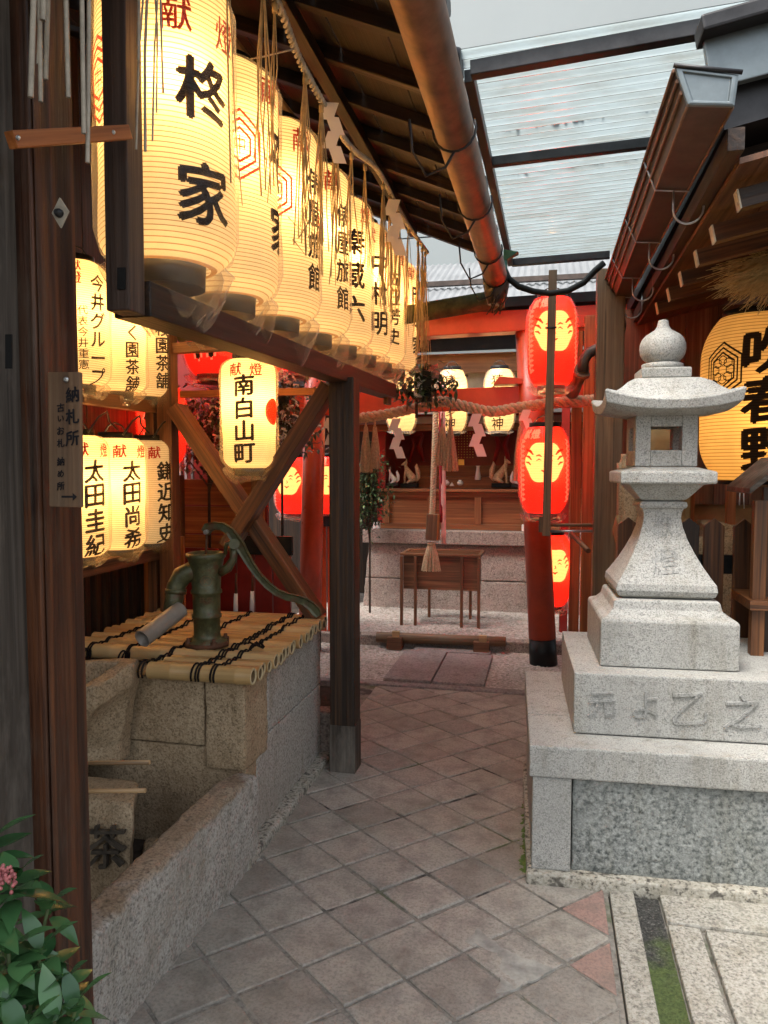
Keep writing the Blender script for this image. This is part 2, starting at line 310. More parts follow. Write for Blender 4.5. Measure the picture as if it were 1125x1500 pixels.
# ------------------------------------------------------------------ mesh builder
ORG = {}
class MB:
    def __init__(s):
        s.v = []; s.f = []; s.gc = []; s.ti = []; s.sm = []
    def add(s, vs, fs, gc=None, tint=.5, smooth=False):
        o = len(s.v); s.v += [V(p) for p in vs]
        s.gc += [V(g) for g in (gc or vs)]
        s.ti += [tint]*len(vs)
        s.f += [tuple(i+o for i in f) for f in fs]; s.sm += [smooth]*len(fs)
        return s
    def beam(s, p0, p1, w, h, up=(0, 0, 1), tint=None):
        p0 = V(p0); p1 = V(p1); d = p1-p0; L = d.length; d.normalize(); up = V(up)
        if abs(d.dot(up)) > .95: up = V((0, 1, 0)) if abs(d.y) < .9 else V((1, 0, 0))
        a = d.cross(up).normalized(); b = a.cross(d)
        o = rnd.random()*20; vs = []; gc = []
        for t in (0, 1):
            for i, j in ((-1, -1), (1, -1), (1, 1), (-1, 1)):
                vs.append(p0+d*L*t+a*(w/2*i)+b*(h/2*j)); gc.append((L*t+o, w/2*i+o, h/2*j+o*.7))
        fs = [(3, 2, 1, 0), (4, 5, 6, 7), (0, 1, 5, 4), (1, 2, 6, 5), (2, 3, 7, 6), (3, 0, 4, 7)]
        return s.add(vs, fs, gc, rnd.random() if tint is None else tint)
    def box(s, x0, x1, y0, y1, z0, z1, **k):
        dx, dy, dz = x1-x0, y1-y0, z1-z0; cx, cy, cz = (x0+x1)/2, (y0+y1)/2, (z0+z1)/2
        if dz >= dx and dz >= dy: return s.beam((cx, cy, z0), (cx, cy, z1), dx, dy, (0, 1, 0), **k)
        if dx >= dy: return s.beam((x0, cy, cz), (x1, cy, cz), dy, dz, **k)
        return s.beam((cx, y0, cz), (cx, y1, cz), dx, dz, **k)
    def tube(s, pts, r, seg=10, caps=True, tint=None, smooth=True, twist=0):
        pts = [V(p) for p in pts]; n = len(pts)
        if not hasattr(r, '__len__'): r = [r]*n
        d = (pts[1]-pts[0]).normalized(); up = V((0, 0, 1)) if abs(d.z) < .9 else V((1, 0, 0))
        a = d.cross(up).normalized(); L = 0; o = rnd.random()*20; vs = []; gc = []
        for i, p in enumerate(pts):
            dd = ((pts[min(i+1, n-1)]-pts[max(i-1, 0)])).normalized()
            a = (a-dd*a.dot(dd)).normalized(); b = dd.cross(a)
            if i: L += (p-pts[i-1]).length
            for k in range(seg):
                t = 2*math.pi*k/seg+twist*L
                vs.append(p+(a*math.cos(t)+b*math.sin(t))*r[i]); gc.append((L+o, r[i]*math.cos(t)+o, r[i]*math.sin(t)+o))
        fs = [(i*seg+k, i*seg+(k+1) % seg, (i+1)*seg+(k+1) % seg, (i+1)*seg+k) for i in range(n-1) for k in range(seg)]
        ti = rnd.random() if tint is None else tint
        s.add(vs, fs, gc, ti, smooth)
        if caps:
            o2 = len(s.v)-n*seg
            s.f += [tuple(o2+k for k in reversed(range(seg))), tuple(o2+(n-1)*seg+k for k in range(seg))]; s.sm += [False]*2
        return s
    def lathe(s, c, prof, seg=32, smooth=True, tint=None, rot=None, caps=True):
        c = V(c); vs = []; n = len(prof)
        for r, z in prof:
            for k in range(seg):
                t = 2*math.pi*k/seg; p = V((r*math.cos(t), r*math.sin(t), z))
                vs.append(c+(rot @ p if rot else p))
        fs = [(i*seg+k, i*seg+(k+1) % seg, (i+1)*seg+(k+1) % seg, (i+1)*seg+k) for i in range(n-1) for k in range(seg)]
        if caps: fs += [tuple(reversed(range(seg))), tuple((n-1)*seg+k for k in range(seg))]
        s.add(vs, fs, [(p.z, p.x, p.y) for p in vs], rnd.random() if tint is None else tint, smooth)
        if caps: s.sm[-1] = s.sm[-2] = False
        return s
    def loft(s, rings, smooth=False, caps=True, tint=.5):
        n = len(rings[0]); vs = [p for r in rings for p in r]
        fs = [(i*n+k, i*n+(k+1) % n, (i+1)*n+(k+1) % n, (i+1)*n+k) for i in range(len(rings)-1) for k in range(n)]
        if caps: fs += [tuple(reversed(range(n))), tuple((len(rings)-1)*n+k for k in range(n))]
        return s.add(vs, fs, None, tint, smooth)
    def build(s, name, mat, parent=None, loc=None, bevel=0, sub=0, rough=0, rscale=6, auto=True):
        org = ORG[parent.name] if parent else V(loc or (0, 0, 0))
        me = bpy.data.meshes.new(name); me.from_pydata([p-org for p in s.v], [], s.f)
        at_ = me.attributes.new('gc', 'FLOAT_VECTOR', 'POINT'); at_.data.foreach_set('vector', [c for g in s.gc for c in g])
        at_ = me.attributes.new('tint', 'FLOAT', 'POINT'); at_.data.foreach_set('value', s.ti)
        me.polygons.foreach_set('use_smooth', s.sm)
        bm = bmesh.new(); bm.from_mesh(me)
        bmesh.ops.recalc_face_normals(bm, faces=bm.faces)
        if bevel:
            ed = [e for e in bm.edges if len(e.link_faces) == 2 and e.calc_face_angle(0) > R(28) and not (e.link_faces[0].smooth and e.link_faces[1].smooth)]
            bmesh.ops.bevel(bm, geom=ed, offset=bevel, segments=2, affect='EDGES', profile=.6, clamp_overlap=True)
        if sub:
            for _ in range(sub):
                ed = [e for e in bm.edges if e.calc_length() > rough*0+.03]
                bmesh.ops.subdivide_edges(bm, edges=ed, cuts=1, use_grid_fill=True)
        if rough:
            bm.normal_update()
            for v_ in bm.verts:
                q = v_.co*rscale+V((3.3, 1.7, 9.1)); v_.co += v_.normal*rough*(noise.noise(q)+.5*noise.noise(q*2.7))
        if sub:
            for f in bm.faces: f.smooth = True
        bm.to_mesh(me); bm.free()
        me.materials.append(mat)
        o = bpy.data.objects.new(name, me); COL.objects.link(o)
        if parent: o.parent = parent; ORG[o.name] = org
        else: o.location = org; ORG[o.name] = org
        return o
def tag(o, label, cat=None, group=None, kind=None):
    if label: o['label'] = label
    if cat: o['category'] = cat
    if group: o['group'] = group
    if kind: o['kind'] = kind
    return o
def thing(name, label, cat, loc, group=None):
    o = bpy.data.objects.new(name, None); COL.objects.link(o); o.location = V(loc); o.empty_display_size = .1
    ORG[o.name] = V(loc); return tag(o, label, cat, group)
def struct(o): o['kind'] = 'structure'; return o
def copy_tree(o, loc, par=None):
    c = o.copy(); COL.objects.link(c)
    if par: c.parent = par
    else: c.location = V(loc); ORG[c.name] = V(loc)
    for ch in o.children: copy_tree(ch, None, c)
    return c

# ------------------------------------------------------------------ glyphs
_G = {}
BOLD = [(0, 0), (1, .15), (-1, -.15), (-.1, .8), (.1, -.8)]
def glyph(ch, bold=0):
    bold = 0; k = ch
    if k in _G: return _G[k]
    cu = bpy.data.curves.new('g', 'FONT'); cu.body = ch; cu.size = 1; cu.offset = bold; cu.resolution_u = 3
    ob = bpy.data.objects.new('g', cu); COL.objects.link(ob)
    dg = bpy.context.evaluated_depsgraph_get(); me = bpy.data.meshes.new_from_object(ob.evaluated_get(dg))
    vs = [(v.co.x, v.co.y) for v in me.vertices]; fs = [tuple(p.vertices) for p in me.polygons]
    if vs:
        x0 = min(v[0] for v in vs); x1 = max(v[0] for v in vs); y0 = min(v[1] for v in vs); y1 = max(v[1] for v in vs)
        cx, cy = (x0+x1)/2, (y0+y1)/2; q = 1/max(x1-x0, y1-y0, .55)
        vs = [((x-cx)*q, (y-cy)*q) for x, y in vs]
    bpy.data.objects.remove(ob); bpy.data.curves.remove(cu); bpy.data.meshes.remove(me)
    _G[k] = (vs, fs); return _G[k]
def brush(vs, seed):                        # uneven brush edge, slight slant
    o = []
    for x, y in vs:
        q = V((x*5+seed*7.1, y*5, seed*3.3))
        o.append((x+.10*y*0+.022*noise.noise(q), y+.10*x+.022*noise.noise(q+V((5, 5, 5)))))
    return o
def slice2d(vs, fs, step):
    bm = bmesh.new(); bv = [bm.verts.new((x, y, 0)) for x, y in vs]
    for f in fs:
        try: bm.faces.new([bv[i] for i in f])
        except ValueError: pass
    lo = min(v[0] for v in vs); hi = max(v[0] for v in vs); k = math.floor(lo/step)*step+step
    while k < hi:
        bmesh.ops.bisect_plane(bm, geom=bm.verts[:]+bm.edges[:]+bm.faces[:], plane_co=(k, 0, 0), plane_no=(1, 0, 0)); k += step
    lo = min(v[1] for v in vs); hi = max(v[1] for v in vs); k = math.floor(lo/step)*step+step
    while k < hi:
        bmesh.ops.bisect_plane(bm, geom=bm.verts[:]+bm.edges[:]+bm.faces[:], plane_co=(0, k, 0), plane_no=(0, 1, 0)); k += step
    bm.verts.index_update()
    o = [(v.co.x, v.co.y) for v in bm.verts]; g = [tuple(v.index for v in f.verts) for f in bm.faces]
    bm.free(); return o, g

# ------------------------------------------------------------------ lanterns
def prof_r(r0, H, pitch, barrel, z):        # radius of the skin at height z (0..H)
    t = z/H; e = .10 if not barrel else .26
    s = 1.
    if t < e: s = (1-((e-t)/e)**2.2*(.30 if not barrel else .34))
    if t > 1-e: s = (1-((t-1+e)/e)**2.2*(.30 if not barrel else .34))
    return r0*s
def on_skin(c, L, a, z, off):
    r = prof_r(L['r'], L['H'], L['p'], L['b'], max(0, min(L['H'], z)))+off
    r += wobble(a, z, c)
    return V((c[0]+r*math.cos(a), c[1]+r*math.sin(a), c[2]+z))
def wobble(a, z, c): return .007*noise.noise(V((math.cos(a)*1.3+c[1]*3, math.sin(a)*1.3, z*4+c[0])))
def put_shape(mb, c, L, vs, fs, a0, z0, off=.0022, step=.012):
    vs, fs = slice2d(vs, fs, step)
    mb.add([on_skin(c, L, a0+x/L['r'], z0+y, off) for x, y in vs], fs, None, .5, True)
def put_text(mb, c, L, text, a0, ztop, size, bold=.02, gap=1.12, sx=1., seed=0):
    for i, ch in enumerate(text):
        vs, fs = glyph(ch)
        if not vs: continue
        vs = brush(vs, i+seed+ord(ch) % 13); vs, fs = slice2d(vs, fs, max(.010/size, .13)); zc_ = ztop-size*(.5+gap*i)
        for k, (dx, dy_) in enumerate(BOLD):
            mb.add([on_skin(c, L, a0+((x+dx*bold)*size*sx)/L['r'], zc_+(y+dy_*bold)*size, .0024+.00016*k) for x, y in vs], fs, None, .5, True)
def hexring(r0, r1, sx=.8):
    vs = []; fs = []
    for r in (r0, r1):
        for k in range(6): vs.append((sx*r*math.sin(k*math.pi/3), r*math.cos(k*math.pi/3)))
    for k in range(6): fs.append((k, (k+1) % 6, 6+(k+1) % 6, 6+k))
    return vs, fs
def disc(rx, ry, n=28, fx=None):
    vs = [(rx*math.cos(2*math.pi*k/n), ry*math.sin(2*math.pi*k/n)) for k in range(n)]
    if fx: vs = [fx(p, k) for k, p in enumerate(vs)]
    return vs, [tuple(range(n))]
def lantern(name, label, c, r, H, group, mat='paper', texts=(), crest=None, barrel=False, pitch=.0125, bulb=1., bag=True, bagdrop=.07, cat='paper lantern', bulbz=.62, hook=.08, seedn=0, bulbcol=(1, .57, .21), lean=0, capm='black', bulboff=(0, 0)):
    root = thing(name, label, cat, c, group)
    L = dict(r=r, H=H, p=pitch, b=barrel); c = V(c)
    mb = MB(); n = int(round(H/pitch)); prof = []
    for i in range(n+1):
        z = i*H/n; rr = prof_r(r, H, pitch, barrel, z)
        prof.append((rr, z))
        if i < n: prof.append((prof_r(r, H, pitch, barrel, z+H/n/2)-.0022, z+H/n/2))
    q = r*.62
    prof = [(q, 0.0)]+prof[0:]+[(q, H)] if barrel is False else prof
    # a hand-made skin is never a perfect cylinder
    seg = 44; vs = []
    for rr, z in prof:
        for k in range(seg):
            a = 2*math.pi*k/seg; r_ = rr+wobble(a, z, c); vs.append(V((c.x+r_*math.cos(a), c.y+r_*math.sin(a), c.z+z)))
    mb.add(vs, [(i*seg+k, i*seg+(k+1) % seg, (i+1)*seg+(k+1) % seg, (i+1)*seg+k) for i in range(len(prof)-1) for k in range(seg)], None, .5, True)
    mb.build('paper_skin', M[mat], root)
    for z0, z1, nm in ((-.020, .012, 'bottom_ring'), (H-.012, H+.030, 'top_ring')):
        cr = (r*.66*.92 if not barrel else r*.62)
        if nm == 'bottom_ring' and bag: MB().lathe(c, [(cr*.9, -.050*r/.17), (cr*.93, z1), (cr*.8, z1), (cr*.8, z0+.004)], 28).build(nm, M['capgrey'], root)
        else: MB().lathe(c, [(cr*.86, z0), (cr, z0), (cr, z1), (cr*.86, z1), (cr*.86, z0)], 28, caps=False).build(nm, M[capm], root)
    hb = MB(); s = r*.45
    hb.tube([c+V((-s, 0, H+.03)), c+V((-s*.6, 0, H+hook*.8)), c+V((0, 0, H+hook)), c+V((s*.6, 0, H+hook*.8)), c+V((s, 0, H+.03))], .004, 6)
    hb.build('hanger', M['blackmetal'], root)
    lm = []
    for k, (kind, text, az, zt, size, bold, sx) in enumerate(texts):
        t = MB(); put_text(t, c, L, text, R(az), zt*H, size, bold, sx=sx, seed=seedn+k)
        t.build('lettering', M['redprint' if kind == 'r' else kind if kind in M else 'blackprint'], root)
    if crest:
        kind, az, zc, size = crest; t = MB()
        for a, b_ in ((.62, .70), (.80, .88), (1.0, 1.09)) if kind == 'k' else ((.45, .55), (.72, .82), (.99, 1.09)):
            vs, fs = hexring(size*a, size*b_); put_shape(t, c, L, vs, fs, R(az), zc*H)
        if kind != 'k':
            vs, fs = glyph('中', .0); put_shape(t, c, L, [(x*size*.4, y*size*.6) for x, y in vs], fs, R(az), zc*H)
        else:
            for k in range(8):
                vs, fs = hexring(size*.16, size*.20, 1); a = k*math.pi/4
                put_shape(t, c, L, [(x+size*.32*math.cos(a), y+size*.36*math.sin(a)) for x, y in vs], fs, R(az), zc*H)
        t.build('crest', M['redprint' if kind == 'r' else 'blackprint'], root)
    if bag:
        g = MB(); seg = 60; sd = rnd.random()*50
        for layer in (0, 1):
            zs = [-bagdrop*q for q in (1, .92, .82, .70, .58, .46, .34, .22, .10)]+([.01, .03, .08*H/.7, .2*H, .35*H, .5*H, .65*H, .8*H, .9*H, .96*H, H] if not layer else [.005, .012])
            rings = []; sd += 3.7
            for i, z in enumerate(zs):
                ring = []
                for k in range(seg):
                    a = 2*math.pi*k/seg; ca, sa = math.cos(a), math.sin(a)
                    if z < 0:
                        t = 1+z/bagdrop; rr = r*((.50 if layer else .62)+(.36 if layer else .42)*t**.7); w = .17*r*(1.15-t)
                    else: rr = prof_r(r, H, pitch, barrel, z)+.012-(.006 if layer else 0); w = .006
                    nz = noise.noise(V((ca*1.9+sd, sa*1.9, z*7)))+.7*noise.noise(V((ca*4.5+sd, sa*4.5, z*16)))+.22*noise.noise(V((ca*11+sd, sa*11, z*40)))
                    rr += w*nz
                    zz = z+(bagdrop*(.55*noise.noise(V((ca*1.5+sd, sa*1.5, 3.3)))+.22*noise.noise(V((ca*5+sd, sa*5, 8.3)))-.12)*min(1, -z/bagdrop*2) if z < 0 else 0)
                    ring.append(c+V((max(rr, r*.1)*ca, max(rr, r*.1)*sa, zz)))
                rings.append(ring)
            g.loft(rings, True, False)
        g.build('plastic_cover', M['bag'], root)
    if bulb:
        ld = bpy.data.lights.new('bulb', 'POINT'); ld.energy = bulb; ld.color = bulbcol; ld.shadow_soft_size = .02
        lo = bpy.data.objects.new('bulb', ld); COL.objects.link(lo); lo.parent = root; lo.location = (bulboff[0], bulboff[1], H*bulbz)
    return root

BW = 3.0   # bulb watts at the row lanterns
az_t = [-29, 12, -9, -15, -46, -34, -40, -4]
rowtext = ['柊家', '本家', '俵屋旅館', '俵屋旅館', '秦蔵六', '中村明', '佐旺芳史', '岡本家']
rowlab = ['largest paper lantern nearest the camera, two big black characters on it',
          'second paper lantern of the eaves row, with red tortoiseshell crest',
          'third paper lantern of the eaves row, half hidden by the second',
          'fourth paper lantern of the eaves row, behind the upper paper streamer',
          'fifth paper lantern of the eaves row, three bold characters on it',
          'sixth paper lantern of the eaves row, a narrow strip showing',
          'seventh paper lantern of the eaves row, next to last',
          'last and farthest paper lantern of the eaves row']
for k in range(8):
    y = 1.86+.46*k; x = -1.005 if k == 0 else -1.045-.003*k; z = 2.035+.02*k
    t = rowtext[k]; n = len(t); s = {2: .150, 3: .125, 4: .098}[n]
    gaps = {2: 2.0, 3: 1.3, 4: 1.2}[n]
    zr = .845 if k == 0 else .93; tx = [('r', '献', az_t[k]-24, zr, .085, .016, .9), ('r', '燈', az_t[k]+24, zr, .085, .016, .9)]
    lan = lantern('paper_lantern', rowlab[k], (x, y, z), .176, .73, 'paper lanterns in a row under the left eaves', texts=tx,
                  crest=('r', -126 if k == 0 else az_t[k]-62, .60, .10), bulb=BW, bagdrop=.12, seedn=k, bulboff=(.055, -.075), bulbz=.60)
    mb = MB(); L = dict(r=.176, H=.73, p=.0125, b=False)
    zz = .76*.73
    if n == 2:
        put_text(mb, V((x, y, z)), L, t[0], R(az_t[k]), zz-.07*(k == 0), s, .035, seed=k); put_text(mb, V((x, y, z)), L, t[1], R(az_t[k]), .20*.73+s-.065*(k == 0), s, .035, seed=k+3)
    else: put_text(mb, V((x, y, z)), L, t, R(az_t[k]), zz, s, .03, gap=gaps, seed=k)
    mb.build('lettering', M['blackprint'], lan)

# ------------------------------------------------------------------ ground and paving
g = MB(); g.add([(-60, -60, -.03), (60, -60, -.03), (60, 60, -.03), (-60, 60, -.03)], [(0, 1, 2, 3)])
tag(struct(g.build('ground', M['soil'])), None)
g = MB(); g.add([(-1.25, -1, -.0042), (.23, -1, -.0042), (.23, 5.02, -.0042), (-1.25, 5.02, -.0042)], [(0, 1, 2, 3)])
tag(struct(g.build('paving_joints', M['joint'])), None)
e1 = V((.150, .153)); e2 = V((.163, -.135)); o0 = V((-.236, 2.207))
g = MB()
def clip(poly, ax, v, keep_less):
    out = []
    for i in range(len(poly)):
        a, b_ = poly[i], poly[(i+1) % len(poly)]
        ia = (a[ax] <= v) == keep_less; ib = (b_[ax] <= v) == keep_less
        if ia: out.append(a)
        if ia != ib:
            t = (v-a[ax])/(b_[ax]-a[ax]); out.append(a+(b_-a)*t)
    return out
for i in range(-26, 34):
    for j in range(-26, 34):
        o = o0+e1*i+e2*j
        gx = .0022+rnd.random()*.0025+.006*max(0, noise.noise(V((o.x*2.6, o.y*2.6, 4.)))-.1)
        jt = lambda: V((rnd.uniform(-.0025, .0025), rnd.uniform(-.0025, .0025)))
        P = [o+e1*.012+e2*.012+jt(), o+e1*.988+e2*.012+jt(), o+e1*.988+e2*.988+jt(), o+e1*.012+e2*.988+jt()]
        cen = sum(P, V((0, 0)))/4
        if abs(i-0) < 1 and j == 1 and False: continue
        P = [p+(cen-p).normalized()*gx for p in P]
        for ax, v, kl in ((0, .215, True), (0, -1.13, False), (1, 4.90, True), (1, -.6, False)):
            if len(P) < 3: break
            P = clip(P, ax, v, kl)
        if len(P) < 3: continue
        A = abs(sum(P[k].x*P[(k+1) % len(P)].y-P[(k+1) % len(P)].x*P[k].y for k in range(len(P)))/2)
        if A < .0006: continue
        cen = sum(P, V((0, 0)))/len(P)
        zc = rnd.uniform(-.002, .002); tx, ty = rnd.uniform(-.012, .012), rnd.uniform(-.012, .012)
        tint = rnd.random()*.93
        if cen.x > .12 and 2.0 < cen.y < 2.62: tint = 1.
        hz = lambda p: zc+tx*(p.x-cen.x)+ty*(p.y-cen.y)
        # worn, slightly irregular edges
        Q = []
        for k in range(len(P)):
            a, b_ = P[k], P[(k+1) % len(P)]
            m_ = max(1, int((b_-a).length/.035))
            for q in range(m_):
                p = a+(b_-a)*(q/m_)
                w = .0042*noise.noise(V((p.x*31, p.y*31, 1.)))
                if q == 0 and len(P) > 3: w = .002
                Q.append(p+(cen-p).normalized()*(.001+w))
        n = len(Q)
        rin = [V((p.x, p.y, hz(p)+.0005)) for p in [q+(cen-q).normalized()*.005 for q in Q]]
        top = [V((p.x, p.y, hz(p)-.0020)) for p in Q]
        bot = [V((p.x, p.y, -.012)) for p in Q]
        vs = rin+top+bot
        fs = [tuple(range(n))]+[(k, n+k, n+(k+1) % n, (k+1) % n) for k in range(n)]+[(n+k, 2*n+k, 2*n+(k+1) % n, n+(k+1) % n) for k in range(n)]
        g.add(vs, fs, None, tint)
tag(struct(g.build('paving', M['tile'])), None)
# irregular cement patch over a broken tile
pp = [(690, 1378), (708, 1358), (722, 1372), (745, 1388), (772, 1400), (800, 1410), (822, 1418), (800, 1430), (775, 1438), (760, 1450), (735, 1452), (740, 1435), (742, 1415), (735, 1395)]
g = MB(); pt = [at(p[0]-8, p[1], 2, .004) for p in pp]
pq = []
for i_, p in enumerate(pt):
    q = pt[(i_+1) % len(pt)]
    for t_ in range(5): a_ = p.lerp(q, t_/5); pq.append(a_+V((.010*noise.noise(a_*34), .010*noise.noise(a_*34+V((7, 7, 7))), 0)))
g.loft([[p+V((0, 0, -.012)) for p in pq], [p+V((0, 0, -.0015)) for p in pq]], caps=True)
tag(struct(g.build('cement_patch', M['cement'], rough=.0008)), None)
# kerb stones, channel and granite slabs on the right
g = MB()
for y0, y1 in ((-.8, .6), (.607, 1.55), (1.557, 2.655)):
    g.box(.235, .318, y0, y1, -.06, .006)
tag(struct(g.build('kerb', M['slab'], bevel=.006)), None)
g = MB(); vs = []; fs = []; nx, ny = 8, 160
for j in range(ny+1):
    for i in range(nx+1):
        x = .316+.085*i/nx; y = -.8+3.47*j/ny
        vs.append((x, y, -.012+.006*noise.noise(V((x*40, y*40, 0)))))
for j in range(ny):
    for i in range(nx): a = j*(nx+1)+i; fs.append((a, a+1, a+nx+2, a+nx+1))
g.add(vs, fs)
m, nt, b = new_mat('moss_channel')
tc = nt.nodes.new('ShaderNodeTexCoord').outputs['Object']; sep = nt.nodes.new('ShaderNodeSeparateXYZ'); nt.links.new(tc, sep.inputs[0])
n0 = tex_noise(nt, tc, 7, 4, .6); n1 = tex_noise(nt, tc, 120, 4, .7)
ad = N(nt, 'ShaderNodeMath', operation='MULTIPLY_ADD'); nt.links.new(n0, ad.inputs[0]); ad.inputs[1].default_value = .7; nt.links.new(sep.outputs[1], ad.inputs[2])
mr = nt.nodes.new('ShaderNodeMapRange'); nt.links.new(ad.outputs[0], mr.inputs[0]); mr.inputs[1].default_value = 2.62; mr.inputs[2].default_value = 2.78
cm = ramp(nt, n1, [(.3, (.045, .07, .02)), (.7, (.14, .19, .06))]); cs = ramp(nt, n1, [(.35, (.02, .02, .02)), (.6, (.10, .10, .09)), (.7, (.34, .33, .31))])
nt.links.new(mixc(nt, cm, cs, mr.outputs[0]), b.inputs['Base Color']); b.inputs['Roughness'].default_value = .95; bump(nt, b, n1, 1., .012)
tag(struct(g.build('drain_channel', m)), None)
g = MB()
for x0, x1, y0, y1 in ((.405, 1.9, 2.50, 2.72), (.405, .505, 1.2, 2.485), (.52, 1.1, 1.55, 2.485), (1.115, 1.9, 1.55, 2.485), (.52, 1.9, .2, 1.54), (.405, .505, -.5, 1.19)):
    g.box(x0, x1, y0, y1, -.05, .008+rnd.random()*.004)
tag(struct(g.build('stone_paving', M['slab'], bevel=.009)), None)
g = MB(); g.add([(.39, -1, -.016), (2.2, -1, -.016), (2.2, 2.74, -.016), (.39, 2.74, -.016)], [(0, 1, 2, 3)])
tag(struct(g.build('slab_joints', M['joint'])), None)
# far end: edging, flagstones, raised gravel bed
g = MB(); g.box(-1.9, .30, 4.905, 4.985, -.05, .012)
tag(struct(g.build('paving_edge', M['flag'], bevel=.008)), None)
g = MB(); g.box(-1.11, -.77, 5.02, 5.86, -.03, .022); g.box(-.76, -.40, 5.02, 5.84, -.03, .020); g.box(-1.05, -.42, 5.865, 6.02, -.03, .02)
tag(struct(g.build('flagstones', M['flag'], bevel=.008)), None)
g = MB()
for x0, x1 in ((-2.2, -1.55), (-1.545, -.80), (-.795, -.12), (-.115, .6)): g.box(x0, x1, 6.04, 6.17, -.04, .085)
tag(struct(g.build('bed_kerb', M['granite_pink'], bevel=.012)), None)
g = MB(); g.add([(-2.4, 6.16, .06), (.8, 6.16, .06), (.8, 8.2, .06), (-2.4, 8.2, .06)], [(0, 1, 2, 3)])
g.add([(-2.4, 4.98, -.004), (.8, 4.98, -.004), (.8, 6.05, -.004), (-2.4, 6.05, -.004)], [(0, 1, 2, 3)])
tag(struct(g.build('gravel_bed', M['pebble'])), None)
g = MB()
def stone(g, c, r, seed, flat=.6):
    vs = []
    base = [(1, 0, 0), (-1, 0, 0), (0, 1, 0), (0, -1, 0), (0, 0, 1), (.7, .7, .35), (-.7, .7, .3), (.7, -.7, .35), (-.7, -.7, .3)]
    fs = [(0, 5, 4), (5, 2, 4), (2, 6, 4), (6, 1, 4), (1, 8, 4), (8, 3, 4), (3, 7, 4), (7, 0, 4)]
    a = rnd.random()*6.3; ca, sa = math.cos(a), math.sin(a); e = rnd.uniform(.6, 1)
    for p in base:
        x, y = p[0]*r, p[1]*r*e
        vs.append((c[0]+x*ca-y*sa, c[1]+x*sa+y*ca, c[2]+p[2]*r*flat))
    g.add(vs, fs, None, rnd.random(), True)
for _ in range(9000):
    if rnd.random() < .6: x, y, z = rnd.uniform(-1.9, .3), rnd.uniform(6.18, 7.6), .058
    else:
        x, y, z = rnd.uniform(-1.9, .3), rnd.uniform(5.0, 6.04), -.006
        if -1.12 < x < -.39 and y < 6.03: continue
    stone(g, (x, y, z), rnd.uniform(.008, .019), 0)
tag(g.build('gravel', M['pebble']), 'pale pebbles spread before the altar and beyond the paving', 'gravel', kind='stuff')

# ------------------------------------------------------------------ granite lantern monument (right)
O = at(776, 1292, 2, 0.0); ROT = Matrix.Rotation(R(2.6), 3, 'Z')
O = V((-.048, 2.655, 0))
def W(x, y, z): return O+ROT @ V((x, y, 0))+V((0, 0, z))
def mbox(g, x0, x1, y0, y1, z0, z1):
    g.beam(W(x0, (y0+y1)/2, (z0+z1)/2), W(x1, (y0+y1)/2, (z0+z1)/2), y1-y0, z1-z0)
MX, MY = .520, .50

mon = thing('stone_monument_base', 'large stepped granite plinth with rough dark panel under the stone lantern', 'plinth', W(MX, MY, 0))
g = MB(); mbox(g, -.005, 1.18, -.02, 1.02, -.02, .045); g.build('footing', M['foot'], mon, bevel=.008, sub=4, rough=.006, rscale=22)
g = MB(); mbox(g, .155, 1.02, .022, .5, .04, .385); g.build('rough_panel', M['granite_rough'], mon, bevel=.008, sub=5, rough=.004, rscale=30)
for q in ((.012, .150, .008, .16), (1.025, 1.165, .008, .16), (.012, .06, .165, .99)): g = MB(); mbox(g, *q, .045, .388); g.build('corner_stone', M['granite'], mon, bevel=.006)
g = MB(); mbox(g, 0, 1.17, 0, .35, .390, .505); mbox(g, 0, 1.17, .353, 1.0, .390, .506); g.build('cap_slab', M['granite'], mon, bevel=.007)
BX0, BX1 = .165, 1.005
g = MB(); mbox(g, BX0, BX1, .145, .72, .509, .738); mbox(g, BX0+.002, BX1-.002, .723, .87, .509, .737); blk = g.build('inscribed_block', M['granite'], mon, bevel=.006)
def carve(parent, text, xs, zs, sizes, ypl, name='carved_characters', mat='granite_carve_shade', bold=.0, dep=.007, zrot=0):
    g = MB()
    for ch, x, z, s in zip(text, xs, zs, sizes):
        vs, fs = glyph(ch, bold); vs = brush(vs, x*9)
        bm = bmesh.new(); bv = [bm.verts.new((px*s, py*s, 0)) for px, py in vs]
        for f in fs:
            try: bm.faces.new([bv[i] for i in f])
            except ValueError: pass
        r = bmesh.ops.extrude_face_region(bm, geom=bm.faces[:])
        for e in r['geom']:
            if isinstance(e, bmesh.types.BMVert): e.co.z = dep; e.co.x *= .985; e.co.y *= .985
        bm.verts.index_update()
        g.add([W(x+v.co.x, ypl-v.co.z, z+v.co.y) for v in bm.verts], [tuple(v.index for v in f.verts) for f in bm.faces])
        bm.free()
    return g.build(name, M[mat], parent)
carve(blk, '元よ乙之', [.265, .42, .575, .755], [.625, .63, .625, .625], [.10, .10, .125, .13], .1449, bold=.004)

lan = thing('stone_lantern', 'pale granite lantern with onion finial and open fire box on the stepped plinth', 'stone lantern', W(MX, MY, .74))
def sq(hw, z, dx=0, cut=0, n=1, lift=0, sagx=0):
    """square ring, n points a side; lift raises the corners"""
    pts = []; hw *= .935 if z < 1.37 else (.78 if z < 1.507 else (.83 if 1.715 < z < 1.79 else (.88 if z < 1.82 else .93))); z = 1.5+(z-1.5)*.965 if z > 1.5 else z
    cs = [(-1, -1), (1, -1), (1, 1), (-1, 1)]
    for k in range(4):
        a, b_ = cs[k], cs[(k+1) % 4]
        for i in range(n):
            t = i/n; u = V((a[0]+(b_[0]-a[0])*t, a[1]+(b_[1]-a[1])*t)); m_ = abs(2*t-1)
            pts.append(W(MX+u.x*hw*(1-sagx*(1-m_**2)), MY+u.y*hw*(1-sagx*(1-m_**2)), z+lift*m_**2.4))
    return pts
